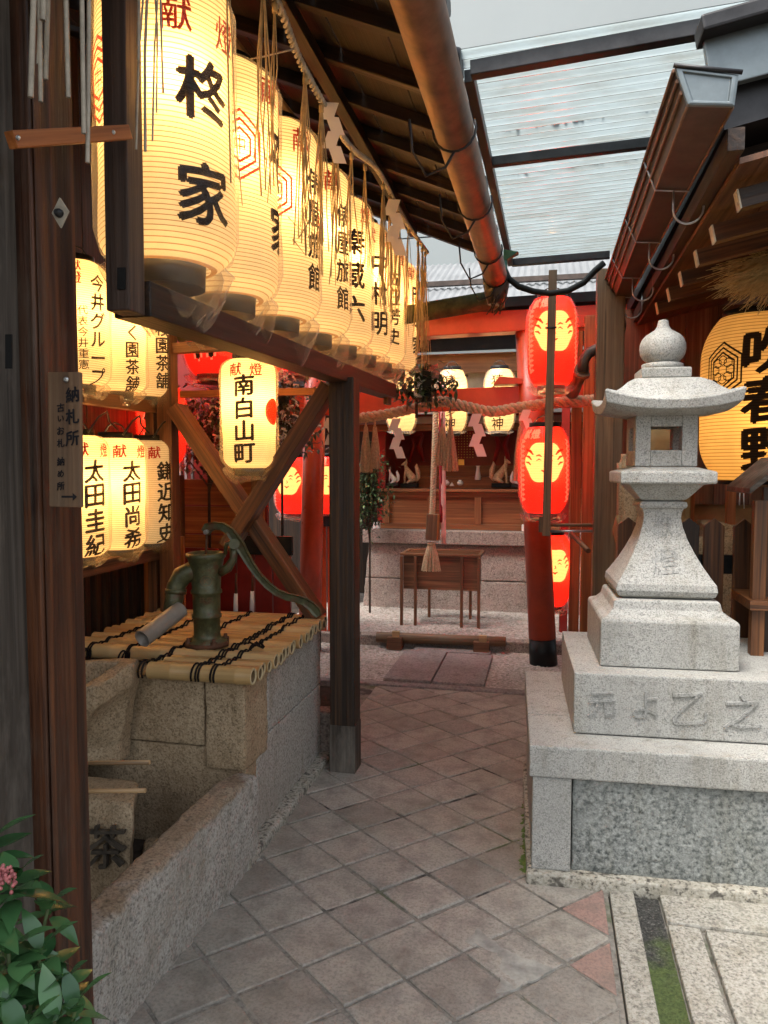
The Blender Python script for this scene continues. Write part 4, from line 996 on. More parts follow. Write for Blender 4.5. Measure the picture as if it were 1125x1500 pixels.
# red lanterns with round face prints
def red_lantern(label, c, r, H, az, group, face=True, text=None, bulb=4.5, name='red_paper_lantern', mouth=True, drop=.045):
    root = lantern(name, label, c, r, H, group, 'paper_red', (), None, True, .011, bulb, cat='red lantern', bagdrop=drop, bulbcol=(1, .5, .2), bulbz=.62)
    L = dict(r=r, H=H, p=.011, b=True); c = V(c)
    if face:
        fz = H*.60; fr = r*.82
        def petal(p, k): 
            a = 2*math.pi*k/56; q = 1+.045*math.cos(6*a)
            return (p[0]*q, p[1]*q*(1.05 if p[1] < 0 else .96))
        g = MB(); put_shape(g, c, L, *disc(fr, fr*1.02, 56, petal), R(az), fz, .003); fp_ = g.build('face_print', M['paper_face'], root)
        g = MB(); s = fr
        def strokes(pts, w, off=.0048):
            vs = []; n_ = len(pts)
            for k, (x, y) in enumerate(pts):
                a, b_ = pts[max(0, k-1)], pts[min(n_-1, k+1)]; d = V((b_[0]-a[0], b_[1]-a[1])); d.normalize(); ww = w*math.sin(math.pi*(k+.35)/(n_-.3))
                vs += [(x-d.y*ww, y+d.x*ww), (x+d.y*ww, y-d.x*ww)]
            put_shape(g, c, L, [(x*s, y*s) for x, y in vs], [(2*k, 2*k+1, 2*k+3, 2*k+2) for k in range(n_-1)], R(az), fz, off, .02)
        for sx in (-1, 1):
            strokes([(sx*.14, .24), (sx*.27, .33), (sx*.42, .28)], .045)          # brow
            strokes([(sx*.16, .06), (sx*.27, .12), (sx*.40, .04)], .035)          # eye
            strokes([(sx*.97, .62), (sx*.70, .52), (sx*.55, .34)], .07)
            strokes([(sx*1.0, .30), (sx*.78, .24), (sx*.64, .08)], .06)
            strokes([(sx*.98, -.02), (sx*.80, -.05), (sx*.68, -.18)], .05)
        strokes([(.0, -.02), (.05, -.18), (-.05, -.22)], .035)
        g.build('face_lines', M['redprint'], fp_)
        g = MB(); s = fr
        strokes([(-.16, -.42), (0, -.52), (.16, -.42)], .06); g.build('mouth', M['redprint'], fp_)
        for da in (-66, 66):                       # pale saw-tooth bands down both sides
            n_ = 26; pts = [(.012*(1 if k % 2 else -.4)+rnd.uniform(-.003, .003), H*(.14+.72*k/n_)) for k in range(n_+1)]
            g = MB(); vs = []
            for k, (x, z) in enumerate(pts): vs += [(x-.016, z), (x+.008, z)]
            put_shape(g, c, L, vs, [(2*k, 2*k+1, 2*k+3, 2*k+2) for k in range(n_)], R(az+da), 0, .003, .02)
            for k in range(n_):
                if k % 2: 
                    z = H*(.14+.72*k/n_); put_shape(g, c, L, [(.018, z-.014), (.044, z), (.018, z+.014)], [(0, 1, 2)], R(az+da), 0, .003, .03)
            g.build('saw_tooth_band', M['paper_pink'], root)
        g = MB(); put_text(g, c, L, '献', R(az-52), H*.97, .062, .06); put_text(g, c, L, '燈', R(az-24), H*.97, .062, .06); g.build('lettering', M['paper_pink'], root)
    if text:
        g = MB(); put_text(g, c, L, text, R(az), H*.80, H*.30, .13, 1.15); g.build('lettering_outline', M['paper_pink'], root)
        g = MB(); L2 = dict(L); L2['r'] = L['r']+.003; put_text(g, c, L2, text, R(az), H*.80, H*.30, .045, 1.15); g.build('lettering', M['blackprint'], root)
    return root
gr = 'red lanterns with face prints stacked on the wooden pole'
red_lantern('topmost red face lantern on the pole, under the black hose', (.020, 5.06, 2.04), .158, .57, -84, gr, bulb=4.5)
red_lantern('middle red face lantern on the pole, below the rope', (-.020, 5.06, 1.20), .158, .57, -88, gr, bulb=4.5)
red_lantern('lowest red face lantern, mostly hidden behind the torii pillar', (.045, 6.05, .40), .155, .57, -80, gr, bulb=4)
gk = 'red lanterns behind the left timber frame'
def rl(px, py, y, H, lab, az, **k):
    p = at(px, py, 1, y); return red_lantern(lab, (p.x, y, p.z), H*.30, H, az, gk, bulb=3., **k)
rl(482, 752, 6.3, .50, 'small red face lantern just left of the dark post', -70)
rl(428, 752, 6.3, .50, 'small red face lantern left of the red torii pillar', -88)
rl(312, 550, 4.5, .60, 'red lantern with outlined black writing above the foliage, left one', -80, face=False, text='明神')
rl(380, 545, 4.6, .60, 'red lantern with outlined black writing above the foliage, right one', -80, face=False, text='明神')
rl(437, 545, 5.2, .50, 'small red lantern behind the end of the lower beam', -80, face=False, text='明')
rl(170, 680, 4.4, .50, 'red lantern half seen above the lower shelf, left one', -75, face=False, text='小宮')
rl(238, 680, 4.4, .50, 'red lantern half seen above the lower shelf, right one', -75, face=False, text='小宮')

# ------------------------------------------------------------------ left backdrop walls and fence
lw = thing('left_building', 'dark boarded wall closing the left bay behind the shelves', 'building', (-2.6, 2.5, 0))
for k in range(33):
    y0 = -2.07+.21*k  # boards carry on unseen behind the camera to cut ambient light in the bay
    g = MB(); g.box(-2.62, -2.585, y0, y0+.20, 0, 3.9); g.build('wall_board', M['dark'], lw)
g = MB()
for k in range(17): y0 = 2.45+.085*k; g.box(-2.24, -2.215, y0, y0+.035, .60, 1.00)
g.build('slatted_screen', M['dark'], lw)
for k in range(3): g = MB(); g.box(-2.22+.085*k, -2.14+.085*k, 3.76, 3.78, .60, 1.12); g.build('orange_board', M['orange'], lw, bevel=.002)
ow = thing('orange_board_wall', 'orange-brown boarded wall and lattice behind the pump', 'wooden wall', (-2.4, 4.9, 0))
for k, (x0, x1, z0, z1) in enumerate(((-3.1, -2.0, 1.235, 1.42), (-3.1, -1.95, 1.03, 1.225), (-3.1, -2.02, .72, 1.02))):
    g = MB(); g.box(x0, x1, 4.9, 4.94, z0, z1); g.build('board', M['orange'], ow, bevel=.004)
for x in (-2.62, -2.02): g = MB(); g.box(x, x+.07, 4.85, 4.9, .5, 1.45); g.build('upright', M['mid'], ow, bevel=.003)
g = MB()
for k in range(10): x = -2.98+.05*k; g.box(x, x+.018, 4.96, 4.98, 1.42, 1.75)
g.build('lattice', M['zinc'], ow)
g = MB(); g.box(-3.6, -2.0, 5.1, 5.14, 0, 3.2); g.build('rear_panel', M['darkred'], ow)
rf = thing('red_board_fence', 'dark red board fence with black cap between well and torii', 'fence', (-1.9, 4.4, 0))
x = -2.55; k = 0
while x < -1.58:
    g = MB(); g.box(x, x+.115, 4.42+(k % 2)*.0, 4.445, 0, .98); g.build('board', M['darkred'], rf, bevel=.003); x += .122; k += 1
g = MB(); g.box(-1.98, -1.56, 4.395, 4.42, .95, 1.07); g.build('cap_rail', M['black'], rf)
f2 = thing('red_slat_fence', 'salmon red slat fence between torii pillar and dark post', 'fence', (-1.72, 6.0, 0))
x = -1.93; k = 0
while x < -1.74:
    g = MB(); g.box(x, x+.075, 6.10, 6.12, .02, 1.0); g.build('board', M['red'], f2, bevel=.003); x += .088; k += 1
g = MB(); g.box(-1.94, -1.68, 6.07, 6.10, 1.0, 1.09)
g.build('cap_rail', M['blackmetal'], f2)
for px, py0, py1 in ((345, 840, 905), (369, 838, 900)):
    a = at(px, py1, 1, 4.2); b_ = at(px+1, py0, 1, 4.2); mid_ = a+(b_-a)*.55
    t = thing('brush', 'thin rod with white bristle end %s on the red fence' % ('left' if px < 350 else 'right'), 'brush', a)
    g = MB(); g.tube([mid_, b_], .008, 8); g.build('handle', M['mid'], t)
    g = MB(); g.tube([a, a+(mid_-a)*.5, mid_], [.014, .014, .011], 10); g.build('bristles', M['paperw'], t)

# ------------------------------------------------------------------ torii
to = thing('torii_gate', 'vermilion torii gate with black footing across the path', 'torii gate', (-.95, 5.75, 0))
def post(name, b_, t_, r, mat): g = MB(); g.tube([b_, t_], [r, r*.93], 36); return g.build(name, M[mat], to)
pb = V((-.005, 5.75, -.02)); ptp = V((-.155, 5.75, 2.62)); fr = .115
d = (ptp-pb)
post('footing', pb, pb+d*.082, .108, 'black'); post('pillar', pb+d*.082, ptp, .103, 'red')
pb2 = V((-1.895, 5.75, -.02)); ptp2 = V((-1.82, 5.75, 2.62)); d2 = ptp2-pb2
post('footing', pb2, pb2+d2*.082, .098, 'black'); post('pillar', pb2+d2*.082, ptp2, .093, 'red')
g = MB(); g.beam((-2.9, 5.75, 1.99), (.85, 5.75, 2.05), .075, .17); g.build('tie_beam', M['red'], to, bevel=.006)
g = MB(); g.beam((-2.9, 5.73, 2.545), (.95, 5.73, 2.62), .16, .155); g.build('top_lintel', M['red'], to, bevel=.006)
g = MB(); g.beam((-3.0, 5.72, 2.675), (1.0, 5.72, 2.75), .22, .075); g.build('lintel_cap', M['black'], to, bevel=.004)
g = MB()
for x in (-.295,): g.loft([[V((x-.11, 5.67, 2.13)), V((x+.11, 5.67, 2.13)), V((x+.11, 5.83, 2.13)), V((x-.11, 5.83, 2.13))], [V((x-.06, 5.67, 2.19)), V((x+.11, 5.67, 2.17)), V((x+.11, 5.83, 2.17)), V((x-.06, 5.83, 2.19))]])
g.build('wedge', M['red'], to, bevel=.003)
# ------------------------------------------------------------------ twisted ropes
def twisted(g, path, r, turns_per_m=9, strands=3, seg=8, tint=None):
    pts = [V(p) for p in path]; fine = []; L = 0
    n = len(pts); tot = sum((pts[i+1]-pts[i]).length for i in range(n-1)); m_ = max(12, int(tot*turns_per_m*10))
    def pos(s):
        acc = 0
        for i in range(n-1):
            l = (pts[i+1]-pts[i]).length
            if s <= acc+l or i == n-2:
                t = (s-acc)/l; p0 = pts[max(i-1, 0)]; p1 = pts[i]; p2 = pts[i+1]; p3 = pts[min(i+2, n-1)]
                return .5*((2*p1)+(p2-p0)*t+(2*p0-5*p1+4*p2-p3)*t*t+(3*p1-3*p2+p3-p0)*t**3)
            acc += l
    for k in range(strands):
        P = []
        for i in range(m_+1):
            s = tot*i/m_; c = pos(s); d = (pos(min(tot, s+.01))-pos(max(0, s-.01))).normalized()
            up = V((0, 0, 1)) if abs(d.z) < .8 else V((0, 1, 0)); a = d.cross(up).normalized(); b_ = d.cross(a)
            th = 2*math.pi*(s*turns_per_m+k/strands)
            P.append(c+(a*math.cos(th)+b_*math.sin(th))*r*.56)
        g.tube(P, r*.47, seg, tint=tint)
    return pos, tot
def tassel(g, c, L, w, n, r=.0022, top=.012, tilt=(0, 0), rag=.04):
    c = V(c)
    for k in range(n):
        a = rnd.random()*6.3; q = math.sqrt(rnd.random()); e = w*q
        b_ = c+V((e*math.cos(a)+tilt[0], e*math.sin(a)+tilt[1], -L*(1-rag*rnd.random())))
        s = c+V((top*q*math.cos(a), top*q*math.sin(a), 0)); m_ = s.lerp(b_, .5)+V((rnd.uniform(-.004, .004), rnd.uniform(-.004, .004), 0))*(L/.3)
        m_ += V(((b_.x-s.x)*.10, (b_.y-s.y)*.10, 0))
        g.tube([s, m_, b_], r, 4, caps=False)
sh = thing('sacred_rope', 'thick twisted straw rope strung across the path before the torii', 'rope', (-.5, 5.35, 1.95))
path = [at(505, 612, 1, 5.35), at(530, 612, 1, 5.35), at(570, 606, 1, 5.35), at(610, 597, 1, 5.35), at(645, 588, 1, 5.35), at(680, 595, 1, 5.35), at(720, 603, 1, 5.35), at(760, 597, 1, 5.35), at(815, 590, 1, 5.35), at(872, 586, 1, 5.35)]
g = MB(); twisted(g, path, .040, 7.5, 3, 10); g.build('rope', M['rope'], sh)
def paperzig(parent, px, py, y, s, n=4, wide=.065, az=0, name='paper_streamer', p=None):
    p0 = p; p = p or at(px, py, 1, y); g = MB(); sx = 1; vs = []
    ca, sa = math.cos(az), math.sin(az); x = 0; z = 0
    for k in range(n):
        w = wide*s; h = .085*s; k0 = (-1)**k; th = .0012
        dx = .030*s*k0; q = [(x-w/2, z), (x+w/2, z-.02*s*0), (x+w/2-dx, z-h), (x-w/2-dx, z-h*1.0)]
        oy = .004*k
        g.add([p+V((X*ca, X*sa+oy, Z)) for X, Z in q], [(3, 2, 1, 0)])
        x = x-dx+(.036*s*-k0*-1 if False else -.0)+(.045*s if k % 2 == 0 else -.035*s)*-1*-1*(1 if k % 2 else 1)*.6; z -= h*.80
    return g.build(name, M['shide' if p0 else 'paperw'], parent)
paperzig(sh, 581, 613, 5.30, 1.0, 4); paperzig(sh, 699, 606, 5.30, 1.05, 4); paperzig(sh, 772, 600, 5.28, .9, 2); paperzig(sh, 484, 612, 5.30, .9, 3)
for px, w, L in ((536, .05, .36), (549, .04, .33), (648, .055, .30), (660, .06, .34), (762, .05, .40)):
    p = at(px, 605, 1, 5.32); g = MB(); twisted(g, [p, p+V((0, 0, -.05)), p+V((0, -.003, -.11))], .009, 22, 2, 6)
    tassel(g, p+V((0, 0, -.10)), L-.02, w, 90, .0026); g.build('straw_tassel', M['rope'], sh)

# bell rope
be = thing('bell_rope', 'twisted bell-pull rope with wooden grip and straw tassel above the offering box', 'bell rope', at(637, 600, 1, 6.30))
a = at(640, 560, 1, 6.3); b_ = at(633, 757, 1, 6.3); g = MB(); twisted(g, [a, (a+b_)/2, b_], .026, 16, 3, 8); g.build('rope', M['rope'], be)
g = MB(); p = at(633, 772, 1, 6.3); q0 = at(634, 753, 1, 6.3); q1 = at(632, 791, 1, 6.3)
g.beam(q0, q1, .096, .08, (0, 1, 0)); g.build('grip', M['plank'], be, bevel=.004)
g = MB(); g.beam(q0+V((.058, -.01, 0)), q1+V((.060, -.01, 0)), .018, .07, (0, 1, 0)); g.build('grip_side', M['orange'], be)
g = MB(); c_ = at(632, 795, 1, 6.3); g.tube([c_, c_+V((0, 0, -.02))], .035, 12); tassel(g, c_+V((0, 0, -.01)), .235, .085, 260, .003, .028); g.build('straw_tassel', M['rope'], be)
for nm, x0, mt, w in (('pink_strip', 648.5, 'pink', .020), ('red_strip', 644.5, 'redcloth', .013)):
    g = MB(); pts = []
    for k in range(16):
        t = k/15; p = at(x0+(t*1.5)-3*(1-t)*.0, 560+(797-560)*t, 1, 6.27); pts.append([p+V((-w, .006*math.sin(k*1.7), 0)), p+V((w, -.004*math.sin(k*2.1), 0)), p+V((w, .004, 0)), p+V((-w, .006*math.sin(k*1.7)+.004, 0))])
        if nm == 'red_strip' and t > .82: break
    g.loft(pts, True); g.build(nm, M[mt], be)

# ------------------------------------------------------------------ offering box
ob = thing('offering_box', 'slatted wooden offering box on six slim legs before the altar', 'offering box', (-.93, 6.65, .06))
x0, x1 = at(588, 815, 1, 6.62).x, at(703, 815, 1, 6.62).x; zt = at(640, 812, 1, 6.62).z; zb = at(640, 864, 1, 6.62).z
g = MB(); g.box(x0+.02, x1-.02, 6.62, 6.64, zb, zt-.02); g.build('front_board', M['mid'], ob, bevel=.003)
g = MB(); g.box(x0+.02, x1-.02, 6.97, 6.99, zb, zt-.02); g.build('back_board', M['mid'], ob, bevel=.003)
for x in (x0+.02, x1-.035): g = MB(); g.box(x, x+.015, 6.642, 6.968, zb, zt-.02); g.build('side_board', M['mid'], ob, bevel=.002)
g = MB(); g.box(x0-.01, x1+.01, 6.60, 6.635, zt-.018, zt+.006); g.box(x0-.01, x1+.01, 6.97, 7.005, zt-.018, zt+.006); g.box(x0-.01, x0+.02, 6.637, 6.968, zt-.018, zt+.004); g.box(x1-.02, x1+.01, 6.637, 6.968, zt-.018, zt+.004); g.build('rim', M['mid'], ob, bevel=.002)
g = MB()
for k in range(6): y = 6.66+.052*k; g.beam((x0+.022, y, zt-.014), (x1-.022, y, zt-.014), .020, .022)
g.build('slats', M['brown'], ob)
for lx, ly in ((x0+.006, 6.60), (x1-.006, 6.60), (x0+.135, 6.60), (x1-.16, 6.60), (x0+.20, 7.0), (x1-.12, 7.0)):
    g = MB(); g.beam((lx, ly, .055), (lx, ly, zt-.022), .026, .030, (0, 1, 0)); g.build('leg', M['mid'], ob, bevel=.002)
lg = thing('log_rail', 'horizontal log resting on two small notched wooden blocks', 'log', (-.85, 6.05, 0))
a = at(552, 933, 1, 6.0); b_ = at(741, 940, 1, 6.0); g = MB(); g.tube([a, (a+b_)/2, b_], [.043, .042, .040], 20); g.build('log', M['plank'], lg)
for px in (582, 708):
    p = at(px, 950, 1, 5.98); g = MB(); g.box(p.x-.075, p.x+.05, 5.90, 6.02, .0, .10); g.build('block', M['mid'], lg, bevel=.004)
    g = MB(); g.box(p.x-.03, p.x+.03, 5.905, 5.94, .10, .155); g.build('notch_peg', M['pale'], lg, bevel=.004)
# ------------------------------------------------------------------ altar
al = thing('altar_shrine', 'small wooden shrine with panelled counter on a battered stone base', 'shrine', (-1.0, 7.6, 0))
XA, XB = at(537, 785, 1, 7.5).x, .35
g = MB()
zt = at(640, 797, 1, 7.5).z; zs = at(640, 777, 1, 7.48).z
yy0, yy1 = 7.62, 7.52
def bat(xl, xr, z0, z1, i0=.0):
    f0 = 7.50-.10*(1-z0/zt)-.0; f1 = 7.50-.10*(1-z1/zt)
    return [V((xl-.05*(1-z0/zt), f0+.02, z0)), V((xr, f0+.02, z0)), V((xr, 8.6, z0)), V((xl-.05*(1-z0/zt), 8.6, z0))], [V((xl-.05*(1-z1/zt), f1+.02, z1)), V((xr, f1+.02, z1)), V((xr, 8.6, z1)), V((xl-.05*(1-z1/zt), 8.6, z1))]
for k, (xl, xr, z0, z1) in enumerate(((XA+.02, XB, zt*.50, zt), (XA+.02, -1.42, 0, zt*.49), (-1.41, -.62, 0, zt*.49), (-.61, XB, 0, zt*.49))):
    r0, r1 = bat(xl, xr, z0, z1); g = MB(); g.loft([r0, r1]); g.build('base_stone', M['granite_pink'], al, bevel=.012, sub=4, rough=.008, rscale=14)
g = MB(); g.box(XA-.03, XB, 7.44, 8.6, zt+.003, zs); g.build('slab', M['granite_pink'], al, bevel=.01)
zc_ = at(640, 716, 1, 7.55).z; xl = at(556, 740, 1, 7.55).x
g = MB(); g.box(xl, XB, 7.62, 7.65, zs+.003, zc_-.03); g.build('counter_panel', M['altar'], al)
g = MB(); g.box(xl, XB, 7.585, 7.62, zs+.003, zs+.06); g.box(xl, XB, 7.585, 7.62, zc_-.085, zc_-.035)
for px in (566, 631, 700, 768): p = at(px, 745, 1, 7.6).x; g.box(p-.035, p+.035, 7.58, 7.617, zs+.062, zc_-.087)
g.build('counter_frame', M['altar'], al, bevel=.003)
g = MB(); g.box(xl-.04, XB, 7.54, 8.4, zc_-.032, zc_); g.build('counter_top', M['altar'], al, bevel=.004)
for px in (559,):
    p = at(px, 660, 1, 7.62).x; g = MB(); g.box(p-.045, p+.045, 7.60, 7.69, zs+.004, 2.6); g.build('post', M['redwood'] if False else M['darkred'], al, bevel=.004)
g = MB(); g.box(.05, .14, 7.60, 7.69, zs+.004, 2.6); g.build('post', M['darkred'], al, bevel=.004)
g = MB(); g.box(xl-.1, XB+.3, 8.42, 8.45, zs, 2.7); g.build('back_wall', M['darkred'], al)
g = MB(); g.box(xl-.05, xl-.01, 7.66, 8.42, zs, 2.6); g.build('side_wall', M['darkred'], al)
for k, (z, y) in enumerate(((zc_+.12, 7.85), (zc_+.24, 8.05))):
    g = MB(); g.box(xl+.30, -.30, y, 8.4, zc_+.12*k+.002, z); g.build('offering_step', M['altar'], al, bevel=.003)
g = MB(); zl = at(640, 615, 1, 7.3).z; g.box(xl-.5, XB+.5, 7.35, 7.42, zl-.03, zl+.035); g.build('pale_lintel', M['tin'], al, bevel=.003)
g = MB(); g.box(xl-.5, XB+.5, 7.43, 7.50, zl-.10, zl-.032); g.build('inner_lintel', M['brown'], al)
for px in (548, 775):
    p = at(px, 788, 1, 7.5); 
for px, lab in ((550, 'left'), (769, 'right')):
    p = at(px, 769, 1, 7.42); g = MB(); g.box(p.x-.035, p.x+.035, 7.46, 7.52, zs+.004, zs+.075)
    tag(g.build('white_block', M['ceramic'], loc=(p.x, 7.5, zs), bevel=.008), f'small white block at the {lab} end of the altar slab', 'block')
# altar ware
def vase(px, py, y, prof, mat, name, lab, cat, grp=None):
    p = at(px, py, 1, y); g = MB(); g.lathe(p, prof, 20); return tag(g.build(name, M[mat], loc=p), lab, cat, grp)
vase(700, 703, 7.85, [(.032, 0), (.034, .01), (.028, .05), (.020, .10), (.018, .135), (.024, .15)], 'ceramic', 'ceramic_vase', 'tall white ceramic flask right of the centre of the altar', 'vase')
for px, l in ((654, 'left of the salt cone'), (674, 'right of the salt cone')):
    vase(px, 711, 7.70, [(.018, 0), (.03, .012), (.033, .03), (.022, .045), (.014, .05), (.018, .058)], 'ceramic', 'sake_jar', 'small white lidded jar '+l, 'jar')
vase(662, 712, 7.70, [(.028, 0), (.016, .02), (.002, .040)], 'ceramic', 'salt_cone', 'tiny white salt cone between two jars on the altar', 'salt cone')
# foxes: sitting animals
def fox(px, py, y, H, mat, lab, mirror=1, base='black'):
    p = at(px, py, 1, y); t = thing('fox_statue', lab, 'fox statue', p, 'fox statues on the altar')
    s = H
    g = MB(); g.box(p.x-.30*s, p.x+.30*s, p.y-.2*s, p.y+.2*s, p.z, p.z+.14*s); g.build('plinth', M[base], t, bevel=.004)
    o = p+V((0, 0, .14*s)); X = lambda x, y_, z: o+V((x*mirror*s, y_*s, z*s))
    g = MB()
    g.tube([X(.16, 0, .06), X(.10, 0, .20), X(-.02, 0, .36), X(-.10, 0, .50), X(-.14, 0, .60), X(-.15, 0, .68)], [.12*s, .15*s, .12*s, .09*s, .06*s, .055*s], 12)
    g.tube([X(-.13, -.06, .46), X(-.17, -.06, .22), X(-.17, -.06, .03), X(-.22, -.06, .0)], [.045*s, .03*s, .025*s, .03*s], 8)
    g.tube([X(-.13, .06, .46), X(-.17, .06, .22), X(-.17, .06, .03), X(-.22, .06, .0)], [.045*s, .03*s, .025*s, .03*s], 8)
    g.tube([X(.14, -.10, .16), X(.02, -.13, .08), X(-.08, -.13, .02)], [.08*s, .06*s, .035*s], 8)
    g.tube([X(-.10, 0, .70), X(-.17, 0, .71), X(-.25, 0, .67), X(-.30, 0, .65)], [.075*s, .075*s, .04*s, .018*s], 10)
    for q in (-1, 1): g.tube([X(-.12, .045*q, .74), X(-.11, .055*q, .88)], [.03*s, .004*s], 6)
    g.build('body', M[mat], t)
    g = MB(); g.tube([X(.22, 0, .06), X(.32, 0, .20), X(.30, 0, .42), X(.24, 0, .60), X(.26, 0, .70)], [.04*s, .07*s, .085*s, .06*s, .008*s], 10); g.build('tail', M[mat], t)
fox(600, 714, 7.75, .30, 'rope', 'dark wooden fox statue, larger one on the left of the altar', 1)
fox(734, 714, 7.75, .32, 'rope', 'dark wooden fox statue, larger one on the right of the altar', -1)
fox(575, 712, 7.66, .20, 'ceramic', 'small white fox statue at the left end of the altar', 1, 'blackmetal')
fox(758, 714, 7.66, .20, 'ceramic', 'small white fox statue at the right end of the altar', -1, 'blackmetal')
# hanging gilt lattice lantern in the middle
hl = thing('gilt_ornament', 'small beaded gilt hanging ornament at the centre of the dark altar', 'ornament', at(670, 690, 1, 7.78))
p = at(676, 645, 1, 7.78); g = MB(); g.lathe(p+V((0, 0, .16)), [(.02, .0), (.07, .02), (.03, .06), (.01, .10)], 6); g.build('crown', M['gold'], hl)
g = MB()
for i in range(9):
    for j in range(12): q = p+V((-.12+.03*i, 0, .13-.028*j)); g.lathe(q, [(.002, -.005), (.007, 0), (.002, .005)], 5)
g.build('beads', M['gold'], hl)
g = MB(); g.box(p.x-.03, p.x+.03, 7.76, 7.80, p.z-.26, p.z-.20); g.build('stand', M['gold'], hl)
for px, mt in ((610, 'darkred'), (735, 'redcloth')):
    p = at(px, 655, 1, 8.1); g = MB(); g.tube([p+V((-.07, 0, .14)), p+V((-.03, 0, .02)), p+V((-.08, 0, -.16))], [.02, .03, .02], 8); g.tube([p+V((.07, 0, .14)), p+V((.03, 0, .02)), p+V((.08, 0, -.16))], [.02, .03, .02], 8)
    g.tube([p+V((-.07, 0, .14)), p+V((.07, 0, .14))], .02, 8)
    tag(g.build('cloth_ornament', M[mt], loc=p), 'red looped cloth ornament behind the %s fox' % ('left' if px < 700 else 'right'), 'ornament')

# lanterns behind the torii beam
gb = 'white lanterns hanging behind the torii beam'
for px, t, lab in ((588, '猿田宮', 'white lantern behind the torii beam, left of the three'), (662, '猿田彦神', 'white lantern behind the torii beam, the middle one by the leaves'), (731, '猿田彦神', 'white lantern behind the torii beam, right of the three')):
    p = at(px, 632, 1, 6.5); c = V((p.x, 6.5, p.z))
    lantern('paper_lantern', lab, c, .128, .53, gb, 'paper_back', [('b', t, -94, .90, .108, .012, 1)], None, True, .012, 2.6, bag=True, bagdrop=.02, bulbcol=(1, .66, .35))

# wooden pole before the red lanterns
p0 = at(810, 396, 1, 4.85); p1 = at(800, 785, 1, 4.85)
pl = thing('wooden_pole', 'flat wooden pole running down in front of the red lanterns', 'pole', p1)
g = MB(); g.beam(p1, p0, .052, .032, (0, 1, 0)); g.build('pole', M['pale'] if False else M['plank'], pl, bevel=.003)
g = MB(); q = at(796, 768, 1, 4.9); g.box(q.x-.03, q.x+.02, 4.87, 4.93, q.z-.05, q.z+.05); g.build('block', M['plank'], pl)
g = MB(); g.tube([at(807, 480, 1, 4.83)+V((-.035, 0, 0)), at(807, 480, 1, 4.83)+V((.035, 0, 0))], .006, 6); g.build('binding', M['blackmetal'], pl)
for py, l, m_ in ((769, 'upper', 'plank'), (778, 'lower', 'zinc')):
    g = MB(); g.tube([at(800, py, 1, 4.9), at(868, py, 1, 4.9)], .011 if py < 775 else .008, 8); tag(g.build('cross_rod', M[m_], loc=at(830, py, 1, 4.9)), f'{l} thin horizontal rod beside the pole foot', 'rod')
g = MB(); g.tube([at(837, 782, 1, 4.8), at(862, 807, 1, 4.55)], .016, 12); tag(g.build('stub_pipe', M['copper'], loc=at(850, 795, 1, 4.7)), 'short rusty pipe stub slanting down by the orange posts', 'pipe')
# orange timber posts behind
for k, (px0, px1, y, m_) in enumerate(((836, 851, 5.95, 'orange'), (853, 869, 5.6, 'orange'), (822, 834, 6.6, 'darkred'))):
    a = at(px0, 700, 1, y).x; b_ = at(px1, 700, 1, y).x; g = MB(); g.box(a, b_, y, y+.08, 0, 2.6); tag(g.build('timber_post', M[m_], loc=(a, y, 0), bevel=.004), ['orange timber post beside the red lanterns, left one', 'orange timber post against the grey corner pillar', 'dark red timber post farther back beside the lanterns'][k], 'post')

# ------------------------------------------------------------------ left roof with rafters
rfz = thing('left_roof', 'dark tiled-over timber roof with rafters above the left lantern row', 'roof', (-1.5, 3, 3))
def rz(x, dz=0): return 2.95+(-.40-x)*.42+dz
for k in range(10):
    xa = -2.75+.24*k; xb = xa+.235  # boards reach back unseen past the camera to keep daylight off the bay
    g = MB(); g.add([(xa, -2., rz(xa)+.06), (xb, -2., rz(xb)+.06), (xb, 5.25, rz(xb)+.06), (xa, 5.25, rz(xa)+.06), (xa, -2., rz(xa)+.085), (xb, -2., rz(xb)+.085), (xb, 5.25, rz(xb)+.085), (xa, 5.25, rz(xa)+.085)], [(0, 1, 2, 3), (7, 6, 5, 4), (0, 4, 5, 1), (1, 5, 6, 2), (2, 6, 7, 3), (3, 7, 4, 0)], [V((y, x*3, 0)) for x, y in ((xa, .5), (xb, .5), (xb, 5.25), (xa, 5.25))]*2)
    g.build('roof_board', M['darkest'], rfz)
for k in range(13):
    y = .75+.375*k; g = MB(); g.beam((-2.75, y, rz(-2.75)+.03), (-.42, y, rz(-.42)+.03), .045, .055); g.build('rafter', M['darkest'] if k % 3 else M['dark'], rfz, bevel=.003)
g = MB(); g.beam((-.40, .6, rz(-.40)+.045), (-.40, 5.25, rz(-.40)+.045), .022, .10); g.build('fascia', M['dark'], rfz)
g = MB(); g.beam((-.93, .5, rz(-.93)-.03), (-.93, 5.2, rz(-.93)-.03), .05, .06); g.build('purlin', M['dark'], rfz, bevel=.003)
for k in range(11):
    y = .9+.41*k; g = MB(); g.lathe((0, 0, 0), [(.075, -.20), (.075, .20)], 16, caps=True); g.v = [V((-.52+p.z*.9, y+p.x, rz(-.52)+.135+p.y*.6-p.z*.38)) for p in g.v]; g.build('roof_tile', M['blackmetal'], rfz)
